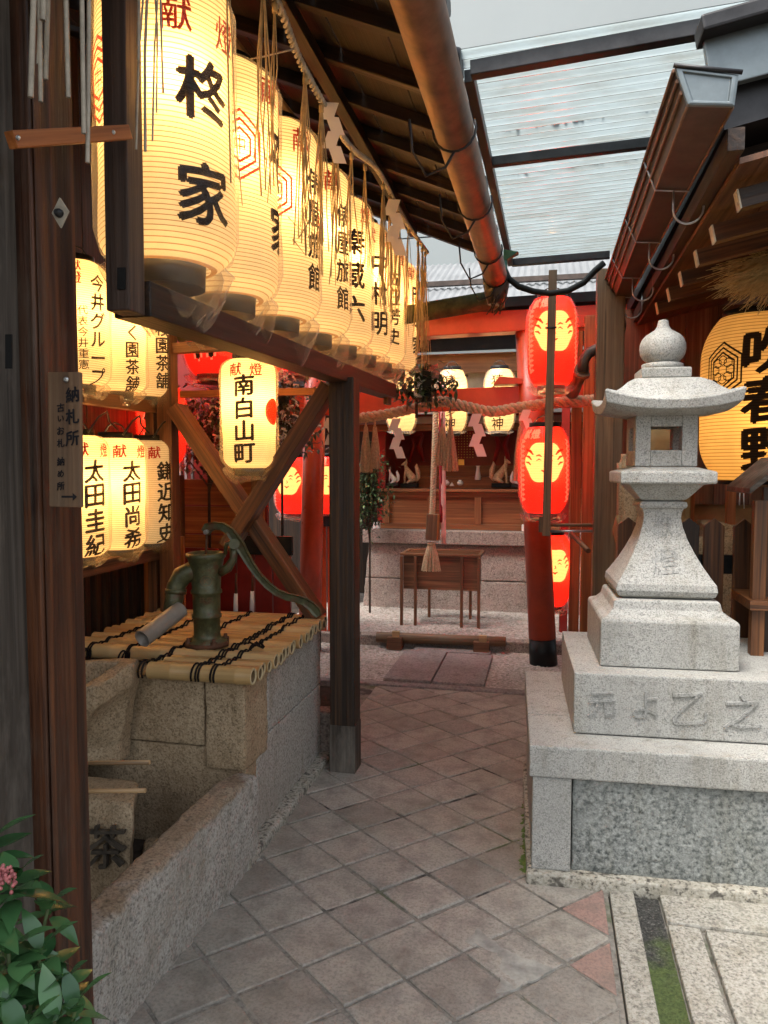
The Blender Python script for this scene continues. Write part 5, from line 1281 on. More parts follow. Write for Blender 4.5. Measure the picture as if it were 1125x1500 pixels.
# copper gutter pipe
gu_ = thing('copper_gutter', 'round copper gutter running along the left eave on iron hooks', 'gutter', (-.33, 3, 2.8))
def fitp(px, py, y): return at(px, py, 1, y)
ga = fitp(612, 0, 1.92); gbp = fitp(727, 408, 4.75); ga2 = ga-(gbp-ga)*.35
g = MB(); g.tube([ga2, ga, ga.lerp(gbp, .5), gbp], [.067, .067, .069, .071], 28); g.build('pipe', M['copper'], gu_)
for t in (.26, .52, .78, .97):
    c_ = ga.lerp(gbp, t); g = MB(); r = .076
    g.tube([c_+V((r*math.cos(a), 0, r*math.sin(a))) for a in [R(q) for q in range(-200, 30, 20)]], .0045, 6)
    g.tube([c_+V((0, 0, -r)), c_+V((-.03, 0, -r-.05)), c_+V((-.10, 0, -r-.075)), c_+V((-.15, 0, -.06)), c_+V((-.16, 0, .05))], .005, 6); g.build('hook', M['blackmetal'], gu_)
g = MB(); g.lathe(gbp+V((0, 0, 0)), [(.05, -.16), (.07, -.10), (.085, -.02), (.085, .02)], 16); g.build('outlet', M['copperdark'], gu_)
g = MB()
for k in range(10): q = gbp+V((rnd.uniform(-.06, .08), rnd.uniform(-.06, .04), -.08)); g.tube([q, q+V((rnd.uniform(-.05, .05), -.02, -.06)), q+V((rnd.uniform(-.08, .04), 0, -.14))], .004, 5)
g.build('wire_binding', M['copperdark'], gu_)
a = at(590, 462, 1, 4.95); b_ = at(738, 437, 1, 4.95); g = MB(); g.tube([a+V((-.6, 0, -.08)), a, b_], .062, 16)
tag(g.build('mossy_gutter', M['mossy'], loc=b_), 'moss-stained cross gutter at the far end of the left roof', 'gutter')
gt = thing('clamp_lamp', 'small green clamp fitting where the hose leaves the copper gutter', 'clamp', at(745, 375, 1, 4.7))
g = MB(); p = at(742, 372, 1, 4.7); g.loft([[p+V((-.02, 0, -.05)), p+V((.035, -.03, -.02)), p+V((.035, .03, -.02)), p+V((-.02, .02, -.05))], [p+V((-.02, 0, .03)), p+V((.075, -.04, .0)), p+V((.075, .04, .0)), p+V((-.02, .02, .03))]]); g.build('head', M['green_tape'], gt, bevel=.003)
g = MB(); g.tube([p+V((-.01, 0, -.04)), p+V((-.01, 0, -.14))], .016, 10); g.build('grip', M['green_tape'], gt)
g = MB(); hp = [(738, 392), (745, 408), (760, 420), (782, 427), (806, 430), (832, 426), (855, 414), (872, 396), (885, 385)]; g.tube([at(x, y, 1, 4.72) for x, y in hp], .019, 12); tag(g.build('black_hose', M['black'], loc=at(800, 430, 1, 4.72)), 'thick black hose sagging under the clear roof', 'hose')

# straw fringe rope
fr_ = thing('straw_fringe_rope', 'thin twisted straw rope with hanging straw bunches along the left eave', 'rope', (-.8, 3, 2.9))
rp = [V((-.80, .7, 2.88)), V((-.80, 1.4, 2.90)), V((-.80, 2.12, 2.885)), at(440, 90, 0, -.80), at(490, 180, 0, -.80), at(515, 217, 0, -.80), at(555, 252, 0, -.80), at(590, 318, 0, -.80), at(626, 370, 0, -.80)]
g = MB(); pos, tot = twisted(g, rp, .013, 22, 2, 6); g.build('rope', M['strawgrey'], fr_)
def bunch(y, n, L, spread, mat='straw', px=None, r=.0022, x=-.80, lean=0):
    z = 2.885 if y < 2.2 else None
    if z is None:
        for a, b_ in zip(rp, rp[1:]):
            if a.y <= y <= b_.y: z = a.z+(b_.z-a.z)*(y-a.y)/(b_.y-a.y)
        z = z or 2.9
    g = MB(); s = V((x, y, z))
    for k in range(n):
        a = rnd.random()*6.3; q = rnd.random(); l = L*rnd.uniform(.72, 1.0)
        e = s+V((spread*q*math.cos(a)+lean*l, spread*q*math.sin(a), -l))
        m_ = s.lerp(e, .45)+V((rnd.uniform(-.012, .012), rnd.uniform(-.015, .015), 0))
        pts = [s, s.lerp(m_, .5), m_, m_.lerp(e, .5)+V((rnd.uniform(-.006, .006),)*2+(0,)), e]
        if y > 2 and rnd.random() < .10: pts.append(e+V((rnd.uniform(-.05, .05), rnd.uniform(-.05, .05), .05)))
        g.tube(pts, r*rnd.uniform(.7, 1.2), 5, caps=False)
    g.tube([s+V((0, 0, -.02)), s+V((0, 0, -.045))], .009, 8)
    return g.build('straw_bunch', M[mat], fr_)
bunch(1.13, 6, .86, .05, 'strawgrey', r=.0044, lean=-.06); bunch(1.17, 2, .92, .02, 'strawgrey', r=.0040, x=-.78)
bunch(1.46, 6, .72, .05, 'strawgrey', r=.0028, lean=-.05)
for y, n, L in ((1.80, 2, .78), (2.05, 7, .62), (2.14, 3, .60), (2.42, 12, .62), (2.60, 14, .62), (2.78, 10, .60), (3.02, 6, .5), (3.25, 6, .55), (3.62, 14, .66), (3.78, 12, .62), (4.0, 12, .60), (4.30, 8, .7), (4.62, 14, .75), (4.78, 14, .8), (4.90, 12, .82)):
    bunch(y, n, L, .045, 'straw')
g = MB(); a = at(343, 90, 0, -1.0); b_ = at(430, 72, 0, -.80); g.tube([a, a.lerp(b_, .5)+V((0, 0, -.004)), b_], .0028, 5); g.build('side_cord', M['strawgrey'], fr_)
paperzig(fr_, 0, 0, 0, .72, 4, az=R(20), p=at(487, 150, 0, -.77)); paperzig(fr_, 0, 0, 0, .95, 4, az=R(20), p=at(578, 292, 0, -.77))

# ------------------------------------------------------------------ clear corrugated roof and frame
cr = thing('clear_roof_panel', 'translucent corrugated plastic roof on a dark steel frame over the path', 'canopy', (.1, 4.2, 3.05))
FL = V((-.305, 2.95, 3.03)); FR = V((.56, 2.90, 3.06)); BL = V((-.272, 5.66, 3.02)); BR = V((.42, 5.60, 3.02))
g = MB(); ny = 420; y0, y1 = 2.875, 5.80; vs = []
for j in range(ny+1):
    y = y0+(y1-y0)*j/ny; z = 3.075+.011*math.sin(2*math.pi*(y-y0)/.066)
    for x in (-.42, .1, .75): vs.append((x, y+.03*x*-1, z+(.03*(x+.4))))
g.add(vs, [(j*3+i, j*3+i+1, j*3+i+4, j*3+i+3) for j in range(ny) for i in range(2)], None, .5, True); g.build('corrugated_sheet', M['corr'], cr)
for (a, b_, w, h) in ((FL, FR+V((.3, -.01, .01)), .05, .055), (BL, BR, .05, .05), (V((-.285, 3.82, 3.025)), V((.56, 3.80, 3.045)), .04, .045)):
    g = MB(); g.beam(a, b_, w, h); g.build('cross_bar', M['blackmetal'], cr, bevel=.003)
g = MB(); g.beam(FL+V((-.01, .03, -.003)), BL+V((-.01, 0, 0)), .04, .05); g.build('side_bar', M['blackmetal'], cr, bevel=.003)
for yy, amp in ((3.20, 1), (3.62, .8), (4.15, .5)):
    g = MB(); 
    for k in range(60):
        x = rnd.uniform(-.28, .45); stone(g, (x, yy-.03*x+rnd.gauss(0, .006), 3.088+.03*(x+.4)), rnd.uniform(.004, .013)*amp, 0, .4)
    g.build('leaf_litter', M['grime'], cr)
# ------------------------------------------------------------------ right building: roof, box gutter
rr = thing('right_roof', 'timber roof with white-tipped rafters over the big lantern on the right', 'roof', (.9, 3.5, 2.5))
def qz(x, dz=0): return 2.50+(x-.62)*.30+dz
rj = [at(1066, 240, 0, .62), at(1082, 294, 0, .64), at(1045, 344, 0, .62), at(1021, 379, 0, .62), at(998, 409, 0, .62), at(980, 432, 0, .62), at(963, 452, 0, .62)]
for k, p in enumerate(rj):
    h = .165 if k == 0 else .066; w = .075 if k == 0 else .05
    g = MB(); e = p+V((1.4, .0, .30)); g.beam(p, e, w, h); ra = g.build('rafter', M['dark'] if k < 2 else M['brown'], rr, bevel=.002)
    g = MB(); d_ = (e-p).normalized(); g.beam(p-d_*.006, p-d_*.0005, w*1.0, h); g.build('white_tip', M['white_end'], ra)
z_u = [p.z for p in rj]
for k in range(9):
    xa = .60+.22*k; xb = xa+.216; zf = lambda x, y: 2.44+(x-.62)*.214+.058-.0*(y)
    g = MB(); ya, yb_ = 2.66, 6.0
    za, zb_ = 2.492+(xa-.62)*.214, 2.492+(xb-.62)*.214
    g.add([(xa, ya, za), (xb, ya, zb_), (xb, yb_, zb_), (xa, yb_, za), (xa, ya, za+.02), (xb, ya, zb_+.02), (xb, yb_, zb_+.02), (xa, yb_, za+.02)], [(0, 1, 2, 3), (7, 6, 5, 4), (0, 4, 5, 1), (1, 5, 6, 2), (2, 6, 7, 3), (3, 7, 4, 0)], [V((y, x, 0)) for x, y in ((xa, ya), (xb, ya), (xb, yb_), (xa, yb_))]*2)
    g.build('roof_board', M['orange'] if False else M['mid'], rr)
g = MB(); a = at(1040, 82, 1, 2.62); b_ = a+V((1.2, 0, .20)); g.beam(a+V((-.01, 0, -.03)), b_+V((0, 0, -.03)), .03, .16); g.build('barge_board', M['bluegrey'], rr, bevel=.004)
g = MB(); g.beam(a+V((-.04, -.02, .065)), b_+V((0, -.02, .075)), .12, .05); g.build('roof_edge', M['blackmetal'], rr, bevel=.008)
g = MB(); g.add([(.55, 2.66, 2.60), (2.2, 2.66, 2.95), (2.2, 6.0, 2.95), (.55, 6.0, 2.60), (.55, 2.66, 2.80), (2.2, 2.66, 3.15), (2.2, 6.0, 3.15), (.55, 6.0, 2.80)], [(0, 1, 2, 3), (7, 6, 5, 4), (0, 4, 5, 1), (1, 5, 6, 2), (2, 6, 7, 3), (3, 7, 4, 0)]); g.build('roof_cover', M['blackmetal'], rr)
g = MB(); g.beam((.575, 2.60, 2.545), (.60, 5.6, 2.545), .05, .07); g.build('eaves_plate', M['dark'], rr)
bx = thing('box_gutter', 'rectangular copper box gutter with panelled grey end cap', 'gutter', (.45, 3, 2.7))
TL, TR, BRr, BLl = at(989, 103, 1, 2.45), at(1079, 114, 1, 2.45), at(1073, 158, 1, 2.45), at(1007, 156, 1, 2.45)
tl, tr, br_, bl = at(884, 420, 1, 5.1), at(922, 424, 1, 5.1), at(918, 444, 1, 5.1), at(898, 444, 1, 5.1)
def sec(t): return [A_.lerp(B_, t) for A_, B_ in ((TL, tl), (BLl, bl), (BRr, br_), (TR, tr))]
S0, S1 = sec(0), sec(1); g = MB()
th = V((.004, 0, 0))
def ringU(S): # U-shaped trough section with lip
    a, b_, c_, d_ = S; u = (a-b_).normalized(); iw = .006
    return [a, b_, c_, d_, d_+V((-iw, 0, 0)), c_+V((-iw, 0, iw)), b_+V((iw, 0, iw)), a+V((iw, 0, 0))]
g.loft([ringU(sec(t/8)) for t in range(9)]); g.build('trough', M['copperdark'], bx)
for off in (.0, .30, .62):
    g = MB(); g.tube([(A_.lerp(B_, off))+V((-.004, 0, 0)) for A_, B_ in ((sec(t/8)[0], sec(t/8)[1]) for t in range(9))], .006, 6); g.build('bead', M['copper'], bx)
g = MB(); g.tube([sec(t/8)[1] for t in range(9)], .005, 6); g.tube([sec(t/8)[2] for t in range(9)], .005, 6); g.build('lower_bead', M['copper'], bx)
g = MB(); cen = (TL+TR+BRr+BLl)/4
e0 = [p+(p-cen)*.03 for p in (TL, TR, BRr, BLl)]
def dy(l, v): return [p+V((0, v, 0)) for p in l]
def shrink(l, f): return [cen+(p-cen)*f for p in l]
g.loft([dy(e0, .0), dy(e0, -.016), dy(shrink(e0, .90), -.018), dy(shrink(e0, .78), -.018), dy(shrink(e0, .74), -.011), dy(shrink(e0, .70), -.011)]); g.build('end_cap', M['bluegrey'], bx, bevel=.002)
g = MB(); g.tube([TL+V((-.008, -.018, .006)), TR+V((.012, -.018, .006))], .007, 8); g.build('cap_rim', M['blackmetal'], bx)
for t in (.25, .5, .75, .93):
    S = sec(t); g = MB(); o_ = V((-.005, 0, 0)); g.tube([S[0]+o_, S[1]+o_+V((0, 0, -.006)), S[2]+V((.004, 0, -.006)), S[3]+V((.004, 0, 0))], .004, 6)
    q = S[2].lerp(S[1], .45); r_ = .055; g.tube([q+V((0, 0, -.004)), q+V((0, 0, -.08))]+[q+V((r_+.0-r_*math.cos(R(a)), 0, -.08-r_*math.sin(R(a)))) for a in range(20, 181, 20)]+[q+V((2*r_, 0, .02))], .0045, 6)
    g.build('hook', M['zinc'], bx)
# downpipe
dp = thing('downpipe', 'copper funnel and bent grey downpipe at the far end of the box gutter', 'downpipe', at(890, 450, 1, 5.0))
g = MB(); F0 = [at(x, y, 1, 5.0) for x, y in ((876, 409), (912, 432))]
g.loft([[at(874, 410, 1, 4.95), at(918, 440, 1, 4.95), at(918, 440, 1, 5.12), at(874, 410, 1, 5.12)], [at(880, 428, 1, 4.95), at(916, 452, 1, 4.95), at(916, 452, 1, 5.12), at(880, 428, 1, 5.12)], [at(896, 462, 1, 5.0), at(912, 466, 1, 5.0), at(912, 466, 1, 5.07), at(896, 462, 1, 5.07)]]); g.build('funnel', M['copperdark'], dp, bevel=.004)
dpp = [(906, 460), (909, 478), (905, 492), (895, 502), (878, 510), (862, 517), (855, 528), (853, 545)]
g = MB(); g.tube([at(x, y, 1, 4.98) for x, y in dpp], .036, 18); g.build('pipe', M['copperdark'], dp)
g = MB(); g.tube([at(853, 540, 1, 4.98), at(845, 556, 1, 5.1), at(838, 575, 1, 5.3)], .048, 18); g.tube([at(853, 546, 1, 4.98), at(852, 550, 1, 4.99)], .050, 18); g.build('lower_pipe', M['copper'], dp)
# big corner pillar and back boards
g = MB(); a = at(872, 600, 1, 4.9).x; b_ = at(913, 600, 1, 4.9).x; g.box(a, b_, 4.9, 5.05, 0, 2.75); tag(g.build('corner_pillar', M['plank'], loc=(a, 4.9, 0), bevel=.006), 'broad grey-brown timber pillar behind the stone lantern', 'pillar')
wl = thing('right_building', 'orange-brown board wall and timber frame behind the fence on the right', 'building', (1.2, 5.4, 0))
x = .48; k = 0
while x < 2.8:
    w_ = rnd.uniform(.16, .24); g = MB(); g.box(x, x+w_-.004, 5.45, 5.48, 1.25, 2.6); g.build('wall_board', M['plank'] if k % 3 else M['mid'], wl); x += w_; k += 1
g = MB(); g.box(.45, 2.9, 5.40, 5.46, 1.90, 1.99); g.build('rail', M['dark'], wl)
g = MB(); g.box(.45, 2.9, 5.50, 5.54, 0, 1.25); g.build('lower_wall', M['plaster'], wl)
for px in (1005, 1065): a = at(px, 760, 1, 5.0).x; g = MB(); g.box(a, a+.05, 5.0, 5.06, 0, 1.5); g.build('upright', M['orange'], wl, bevel=.003)
for x in (2.0,): g = MB(); g.box(x, x+.04, 1.6, 5.4, 0, 2.8); g.build('side_wall', M['mid'], wl)
# rocks in the fenced yard
for k, (px, py, y, s, l, mt) in enumerate(((922, 700, 4.6, .075, 'upright orange-lit rock seen left of the stone lantern shaft', 'granite_warmlit'), (968, 655, 4.75, .13, 'squared ochre boulder seen through the fire box window', 'plaster'), (955, 790, 4.7, .20, 'large ochre boulder behind the waisted lantern shaft', 'plaster'), (1055, 810, 4.75, .17, 'pale stone block behind the right fence pickets', 'granite_warmlit'))):
    p = at(px, py, 1, y); bm = bmesh.new(); bmesh.ops.create_cube(bm, size=2*s); bmesh.ops.bevel(bm, geom=bm.edges[:], offset=s*.35, segments=3, affect='EDGES'); bmesh.ops.subdivide_edges(bm, edges=bm.edges[:], cuts=2, use_grid_fill=True)
    zz_ = 1.05 if k != 0 else 1.9; g = MB()
    vs = [V((p.x+v.co.x, p.y+v.co.y*.8, p.z+v.co.z*zz_))+v.co*.35*noise.noise(v.co*6+V((k*3, 0, 0))) for v in bm.verts]
    vs = [v if v.z > p.z-.6*s else V((p.x+(v.x-p.x)*1.08, v.y, max(-.01, v.z-(p.z-.6*s-v.z)*(p.z/(.4*s))))) for v in vs]   # the rock stands on the yard ground
    g.add(vs, [tuple(v.index for v in f.verts) for f in bm.faces], None, .5, True); bm.free()
    tag(g.build('boulder', M[mt], loc=(p.x, p.y, 0)), l, 'rock')
# picket fence
pf = thing('picket_fence', 'dark brown pointed picket fence behind the stone lantern', 'fence', (1.0, 3.62, 0))
for px in (861, 905, 949, 994, 1031, 1075, 1120, 1160, 1205):
    a = at(px, 800, 1, 3.60).x; b_ = at(px+30, 800, 1, 3.60).x; zt = at(1000, 762, 1, 3.6).z
    if px == 861: continue
    g = MB(); w_ = (b_-a); m_ = (a+b_)/2
    g.add([V((x, y, z)) for y in (3.60, 3.625) for x, z in ((a, 0), (b_, 0), (b_, zt-.025), (m_, zt+.01), (a, zt-.025))], [(4, 3, 2, 1, 0), (5, 6, 7, 8, 9), (0, 1, 6, 5), (1, 2, 7, 6), (2, 3, 8, 7), (3, 4, 9, 8), (4, 0, 5, 9)], [V((z, x, y)) for y in (0, .025) for x, z in ((a, 0), (b_, 0), (b_, zt-.025), (m_, zt+.01), (a, zt-.025))])
    g.build('picket', M['brown'] if px % 2 else M['dark'], pf, bevel=.002)
for z in (1.06, .35): g = MB(); g.box(.42, 2.0, 3.63, 3.665, z-.045, z+.04); g.build('rail', M['black'], pf)
# big lantern
bl_ = lantern('large_paper_lantern', 'very large amber paper lantern with bold brush writing at the right edge', (1.0, 4.0, 1.44), .250, .80, None, 'paper_big', [('b', '吹春野', -92, .89, .205, .045, 1)], ('k', -138, .66, .125), True, .0165, 2.3, bag=False, cat='paper lantern', bulbz=.38, bulbcol=(1, .6, .2), bulboff=(.06, -.08))
# straw bundle over it
sb = MB(); c_ = at(1135, 395, 1, 3.7)
for k in range(900):
    a = R(rnd.uniform(175, 262)); el_ = R(rnd.uniform(-40, 40)); l = rnd.uniform(.12, .27)
    s0 = c_+V((rnd.gauss(.03, .05), rnd.gauss(0, .05), rnd.gauss(0, .035)))
    d_ = V((math.cos(a)*math.cos(el_)*1.0, math.sin(el_)*.6, math.sin(a)*.45)); e = s0+d_*l
    sb.tube([s0, s0.lerp(e, .5)+V((0, 0, .012)), e+V((0, 0, -.012))], .0013, 3, caps=False)
tag(sb.build('straw_bundle', M['straw_lit'], loc=c_), 'bristling dry straw bundle hanging above the large lantern', 'straw bundle')
# small roofed box on the right
st = thing('small_roofed_box', 'little wooden box shrine with sloping roof at the right edge', 'box shrine', at(1115, 940, 1, 3.3))
p = at(1085, 722, 1, 3.3); q = at(1140, 680, 1, 3.3); g = MB()
for k, y in enumerate((3.16,)):
    g.add([p+V((0, -.14, 0)), q+V((0, -.14, 0)), q+V((.5, -.14, -.3)), p+V((0, .25, 0)), q+V((0, .25, 0)), q+V((.5, .25, -.3)), p+V((0, -.14, .022)), q+V((0, -.14, .030)), q+V((.5, -.14, -.27)), p+V((0, .25, .022)), q+V((0, .25, .030)), q+V((.5, .25, -.27))], [(0, 1, 4, 3), (1, 2, 5, 4), (6, 9, 10, 7), (7, 10, 11, 8), (0, 6, 7, 1), (1, 7, 8, 2), (3, 4, 10, 9), (4, 5, 11, 10), (0, 3, 9, 6)])
g.build('roof', M['grey'], st)
a = at(1103, 740, 1, 3.25); g = MB(); g.box(a.x, a.x+.05, 3.22, 3.27, .2, a.z+.02); g.build('corner_upright', M['brown'], st, bevel=.003)
g = MB(); z = at(1103, 880, 1, 3.25).z; g.box(a.x-.015, a.x+.5, 3.19, 3.50, z-.03, z+.01); g.build('shelf', M['brown'], st, bevel=.003)
g = MB(); g.box(a.x+.052, a.x+.5, 3.30, 3.33, .2, 1.42); g.build('body_panel', M['dark'], st)
g = MB(); g.tube([at(1089, 700, 1, 3.7), at(1090, 745, 1, 3.7)], .003, 5); g.tube([at(1085, 700, 1, 3.7), at(1083, 740, 1, 3.7)], .003, 5); tag(g.build('hanging_string', M['paperw'], loc=at(1088, 720, 1, 3.7)), 'thin white cord dangling below the large lantern', 'cord')

# ------------------------------------------------------------------ far background
tw_ = thing('tall_grey_building', 'tall pale grey clad building wall rising behind the roofs', 'building', (2, 10, 0))
for k in range(12):
    z0 = -.0+1.15*k
    g = MB(); g.box(-7, 12, 10.0, 10.2, z0, z0+1.132); g.build('cladding_panel', M['siding'], tw_)
br2 = thing('rear_tin_roof', 'grey corrugated tin roof behind the torii gate', 'roof', (-.5, 8, 3))
g = MB(); vs = []; nx = 360
for i in range(nx+1):
    x = -4+8*i/nx; dz = .012*math.sin(2*math.pi*x/.075)
    for y, z in ((6.9, 2.95), (9.2, 4.0)): vs.append((x, y, z+dz))
g.add(vs, [(2*i, 2*i+2, 2*i+3, 2*i+1) for i in range(nx)], None, .5, True); g.build('sheet', M['tin'], br2)
g = MB(); g.beam((-4, 6.88, 2.86), (4, 6.88, 2.90), .05, .10); g.build('fascia', M['plank'], br2)
g = MB(); g.beam((-4, 6.80, 2.775), (4, 6.80, 2.82), .10, .05); g.build('gutter', M['siding'], br2)
g = MB(); g.beam((-4, 6.95, 2.66), (4, 6.95, 2.70), .05, .17); g.build('black_board', M['black'], br2)  # black board set below the rear gutter
g = MB(); g.beam((-4, 7.8, 3.42), (4, 7.8, 3.42), .06, .05); g.build('ridge_bar', M['copperdark'], br2)
rw = thing('rear_wall', 'pale wall band and window behind the hanging white lanterns', 'wall', (-.8, 7.1, 2))
g = MB(); g.box(-3.5, 2.2, 7.05, 7.10, 2.40, 2.58); g.build('wooden_band', M['plank'], rw)
g = MB(); g.box(-3.5, 2.2, 7.12, 7.16, 2.02, 2.40); g.build('grey_panel', M['bluegrey'], rw)
g = MB(); g.box(-3.5, 2.2, 7.08, 7.118, 2.02, 2.17); g.build('pale_band', M['tin'], rw)
g = MB(); g.box(-5, -1.95, 8.6, 8.65, 0, 3.4); g.build('dark_wall', M['dark'], rw)
g = MB(); g.box(.4, 4.0, 8.7, 8.75, 0, 3.4); g.build('dark_wall', M['dark'], rw)
g = MB(); g.box(-2.6, -1.98, 7.55, 7.6, .06, 2.3); g.build('dark_wall', M['darkest'], rw)

# ------------------------------------------------------------------ foliage
def leaf(g, p, d, L, w, tint, fold=.25, curl=.25, up=V((0, 0, 1)), n=6):
    d = d.normalized(); s = d.cross(up)
    if s.length < .1: s = d.cross(V((1, 0, 0)))
    s.normalize(); nn = s.cross(d)
    vs = []; fs = []
    for i in range(n+1):
        t = i/n; ww = w*math.sin(math.pi*min(1, t*.96+.04)**.85)*.5+.0004; c = p+d*L*t-nn*curl*L*t*t
        vs += [c-s*ww+nn*ww*fold, c, c+s*ww+nn*ww*fold]
    for i in range(n): a = 3*i; fs += [(a, a+1, a+4, a+3), (a+1, a+2, a+5, a+4)]
    g.add(vs, fs, None, tint, True)
# skimmia in the lower left corner
sk = thing('skimmia_bush', 'glossy green leafy shrub with a pink bud cluster in the lower left corner', 'shrub', at(20, 1480, 1, 1.05))
gl, gs, gf = MB(), MB(), MB()
tips = [(18, 1290, .98, 12, .085), (-20, 1240, 1.02, 9, .085), (60, 1395, .96, 13, .075), (12, 1395, .93, 12, .080), (95, 1440, .98, 12, .072), (45, 1470, .92, 12, .078), (5, 1475, .88, 12, .085), (110, 1480, .92, 10, .07), (-15, 1340, .93, 10, .08), (70, 1330, 1.05, 7, .07), (80, 1500, .9, 10, .08), (30, 1520, .86, 12, .085), (-30, 1440, .9, 10, .09), (35, 1425, 1.05, 10, .07)]
rootp = at(10, 1700, 1, 1.05)
for px, py, y, n, L in tips:
    p = at(px, py, 1, y); gs.tube([rootp+V((rnd.uniform(-.05, .05), rnd.uniform(-.04, .04), 0)), rootp.lerp(p, .5)+V((rnd.uniform(-.02, .02),)*3), p], [.005, .004, .003], 6)
    for k in range(n):
        a = 2.4*k+rnd.random()*.4; e = R(rnd.uniform(-35, 35)) if k > 2 else R(rnd.uniform(40, 70))
        d_ = V((math.cos(a)*math.cos(e), math.sin(a)*math.cos(e), math.sin(e)))
        leaf(gl, p+d_*.006-V((0, 0, .003*k)), d_, L*rnd.uniform(.55, 1.0), L*rnd.uniform(.34, .46), rnd.uniform(.1, 1.1), .14, rnd.uniform(.15, .45))
gl.build('leaves', M['leaf'], sk); gs.build('stems', M['stem'], sk)
c_ = at(18, 1288, 1, .95); gf_ = MB()
for k in range(60):
    a = rnd.random()*6.3; q = math.sqrt(rnd.random()); p = c_+V((.016*q*math.cos(a), .010*math.sin(a)*q-.012, .020*(1-q*q)+.022*(rnd.random()-.5)-.0))
    gf_.lathe(p, [(.0008, -.003), (.0028, -.001), (.0030, .001), (.001, .0035)], 7)
gf_.build('bud_cluster', M['berry'], sk)
def bush(name, lab, cat, cen, ext, n, L, mat, trunk=None, seed=1, white=0, bare=0):
    t = thing(name, lab, cat, V((cen[0], cen[1], max(0, cen[2]-ext[2]))))
    g = MB(); st_ = MB(); wp = MB(); b0 = V((cen[0], cen[1], cen[2]-ext[2]*1.2)) if trunk is None else V(trunk)
    clumps = []
    for k in range(max(6, n//45)):
        while True:
            q = V([rnd.uniform(-1, 1) for _ in range(3)])
            if q.length < 1: break
        c = V((cen[0]+q.x*ext[0], cen[1]+q.y*ext[1], cen[2]+q.z*ext[2])); clumps.append(c)
        b1 = V((b0.x, b0.y, max(b0.z+.01, c.z-ext[2]*.7))); st_.tube([b0, b1, c], [.012, .008, .003], 5)
    for k in range(n):
        c = rnd.choice(clumps); sp = min(ext)*.42+.02
        p = c+V((rnd.gauss(0, sp), rnd.gauss(0, sp), rnd.gauss(0, sp)))
        a = rnd.random()*6.3; e = R(rnd.uniform(-60, 50)); d_ = V((math.cos(a)*math.cos(e), math.sin(a)*math.cos(e), math.sin(e)))
        leaf(g, p, d_, L*rnd.uniform(.6, 1.2), L*.42, rnd.random(), .2, .3, n=3)
    for k in range(white):
        c = rnd.choice(clumps); p = c+V((rnd.gauss(0, .07), rnd.gauss(-.03, .05), rnd.gauss(0, .07)))
        a = rnd.random()*3.14; d_ = V((math.cos(a), math.sin(a)*.4, rnd.uniform(-.6, .6))).normalized(); wp.tube([p-d_*.022, p, p+d_*.02+V((0, 0, -.012))], [.008, .005, .008], 4)
    g.build('foliage', M[mat], t); st_.build('stem', M['bark'], t)
    if white: tag(wp.build('tied_fortunes', M['paperw'], t), None, kind='stuff')
    return t
p = at(620, 565, 1, 5.15)
bush('evergreen_sprig', 'leafy evergreen sprig standing above the sacred rope', 'sprig', (p.x, 5.15, p.z), (.20, .08, .09), 420, .062, 'leafdark', trunk=at(610, 612, 1, 5.15))
p = at(300, 640, 1, 4.65)
bush('fortune_tree', 'small dusty tree tied with white paper fortunes behind the lantern, left', 'tree', (p.x, 4.7, 1.78), (.32, .14, .34), 1500, .06, 'leafdry', trunk=(p.x, 4.7, .8), white=260)
p = at(405, 610, 1, 5.0)
bush('fortune_tree', 'small tree with white paper fortunes behind the right brace', 'tree', (p.x, 5.1, 1.88), (.24, .14, .26), 900, .06, 'leafdry', trunk=(p.x, 5.1, .8), white=220)
p = at(538, 720, 1, 7.0)
bush('evergreen_shrub', 'dark evergreen shrub between the post and the altar', 'shrub', (p.x, 7.1, 1.28), (.12, .14, .34), 1900, .05, 'leafdark', trunk=(p.x, 7.1, 0))
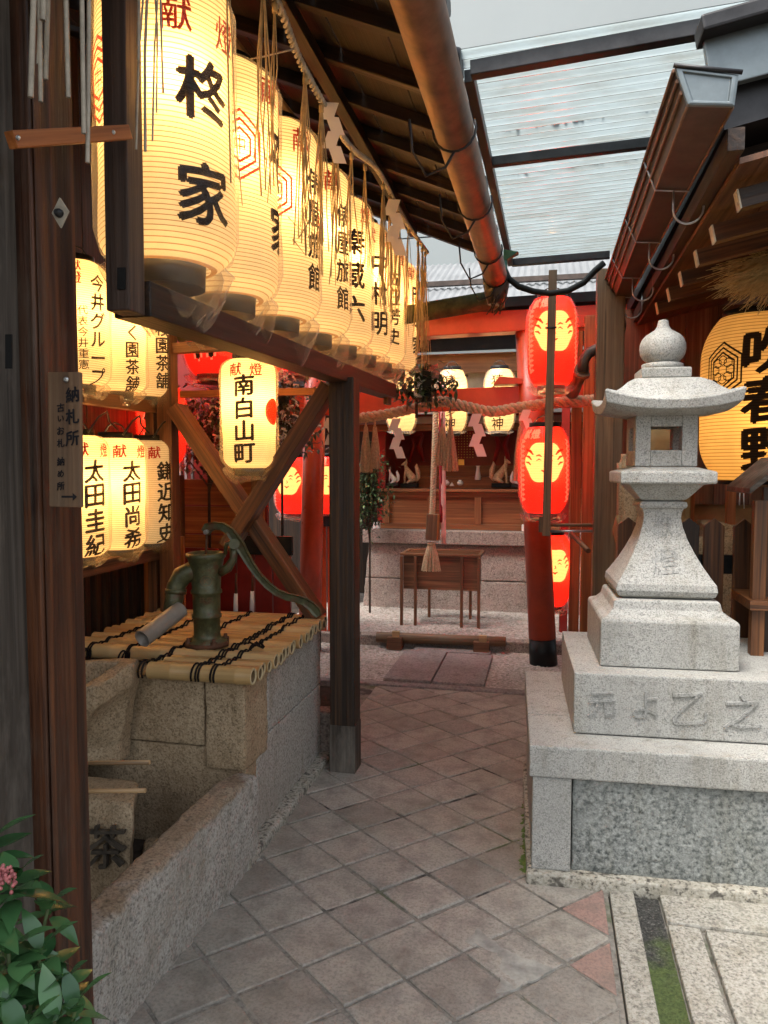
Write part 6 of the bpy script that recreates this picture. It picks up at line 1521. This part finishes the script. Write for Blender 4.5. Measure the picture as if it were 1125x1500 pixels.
# tablet & flowers above the rope
tb = thing('name_tablet', 'small white tablet with two characters on a dark stand above the rope', 'tablet', at(612, 570, 1, 5.1))
a = at(614, 578, 1, 5.1); g = MB(); g.box(a.x-.035, a.x+.022, 5.09, 5.10, a.z-.02, a.z+.125); g.build('card', M['paperw'], tb)
g = MB(); g.box(a.x+.024, a.x+.085, 5.085, 5.15, a.z-.05, a.z+.19); g.build('stand', M['leafdark'] if False else M['black'], tb)
g = MB()
for k, ch in enumerate('猿田'):
    vs, fs = glyph(ch, .01); g.add([V((a.x-.006+x*.042, 5.088, a.z+.088-.055*k+y*.042)) for x, y in vs], fs)
g.build('lettering', M['inktext'], tb)
a = at(632, 545, 1, 5.1); g = MB()
for k in range(26): 
    q = a+V((rnd.uniform(-.05, .06), rnd.uniform(-.03, .03), rnd.uniform(-.05, .05)))
    leaf(g, q, V((rnd.uniform(-1, 1), -.6, rnd.uniform(-.2, 1))), .035, .03, .9, .1, .1, n=3)
tag(g.build('paper_blossom', M['pink'], loc=a), 'pale pink paper blossom beside the tablet above the rope', 'ornament')
# ------------------------------------------------------------------ world and light
w = bpy.data.worlds.new('World'); sc.world = w; w.use_nodes = True
nt = w.node_tree; bg = nt.nodes['Background']
sky = nt.nodes.new('ShaderNodeTexSky'); sky.sky_type = 'NISHITA'; sky.sun_disc = False
sky.sun_elevation = R(64); sky.sun_rotation = R(222); sky.air_density = 1.4; sky.dust_density = 5; sky.ozone_density = .6
hs = N(nt, 'ShaderNodeHueSaturation', Saturation=.45)
nt.links.new(sky.outputs[0], hs.inputs['Color']); nt.links.new(hs.outputs[0], bg.inputs[0]); bg.inputs[1].default_value = .118
sd = bpy.data.lights.new('sun', 'SUN'); sd.energy = 1.75; sd.angle = R(35); sd.color = (1, .96, .9)
so = bpy.data.objects.new('sun', sd); COL.objects.link(so)
# sun behind and above the camera: sun_rotation 200 deg in the sky = direction below
az = R(222); el = R(64)
dirv = V((math.sin(az)*math.cos(el), math.cos(az)*math.cos(el), math.sin(el)))
so.rotation_euler = dirv.to_track_quat('Z', 'Y').to_euler()
sc.view_settings.view_transform = 'Standard'; sc.view_settings.look = 'None'; sc.view_settings.gamma = 1
sc.view_settings.use_curve_mapping = False
sc.view_settings.exposure = 1.6
sc.cycles.use_denoising = True
sc.cycles.max_bounces = 8; sc.cycles.diffuse_bounces = 4; sc.cycles.glossy_bounces = 3; sc.cycles.transmission_bounces = 4; sc.cycles.transparent_max_bounces = 16
sc.cycles.caustics_reflective = False; sc.cycles.caustics_refractive = False
sc.cycles.sample_clamp_indirect = 4
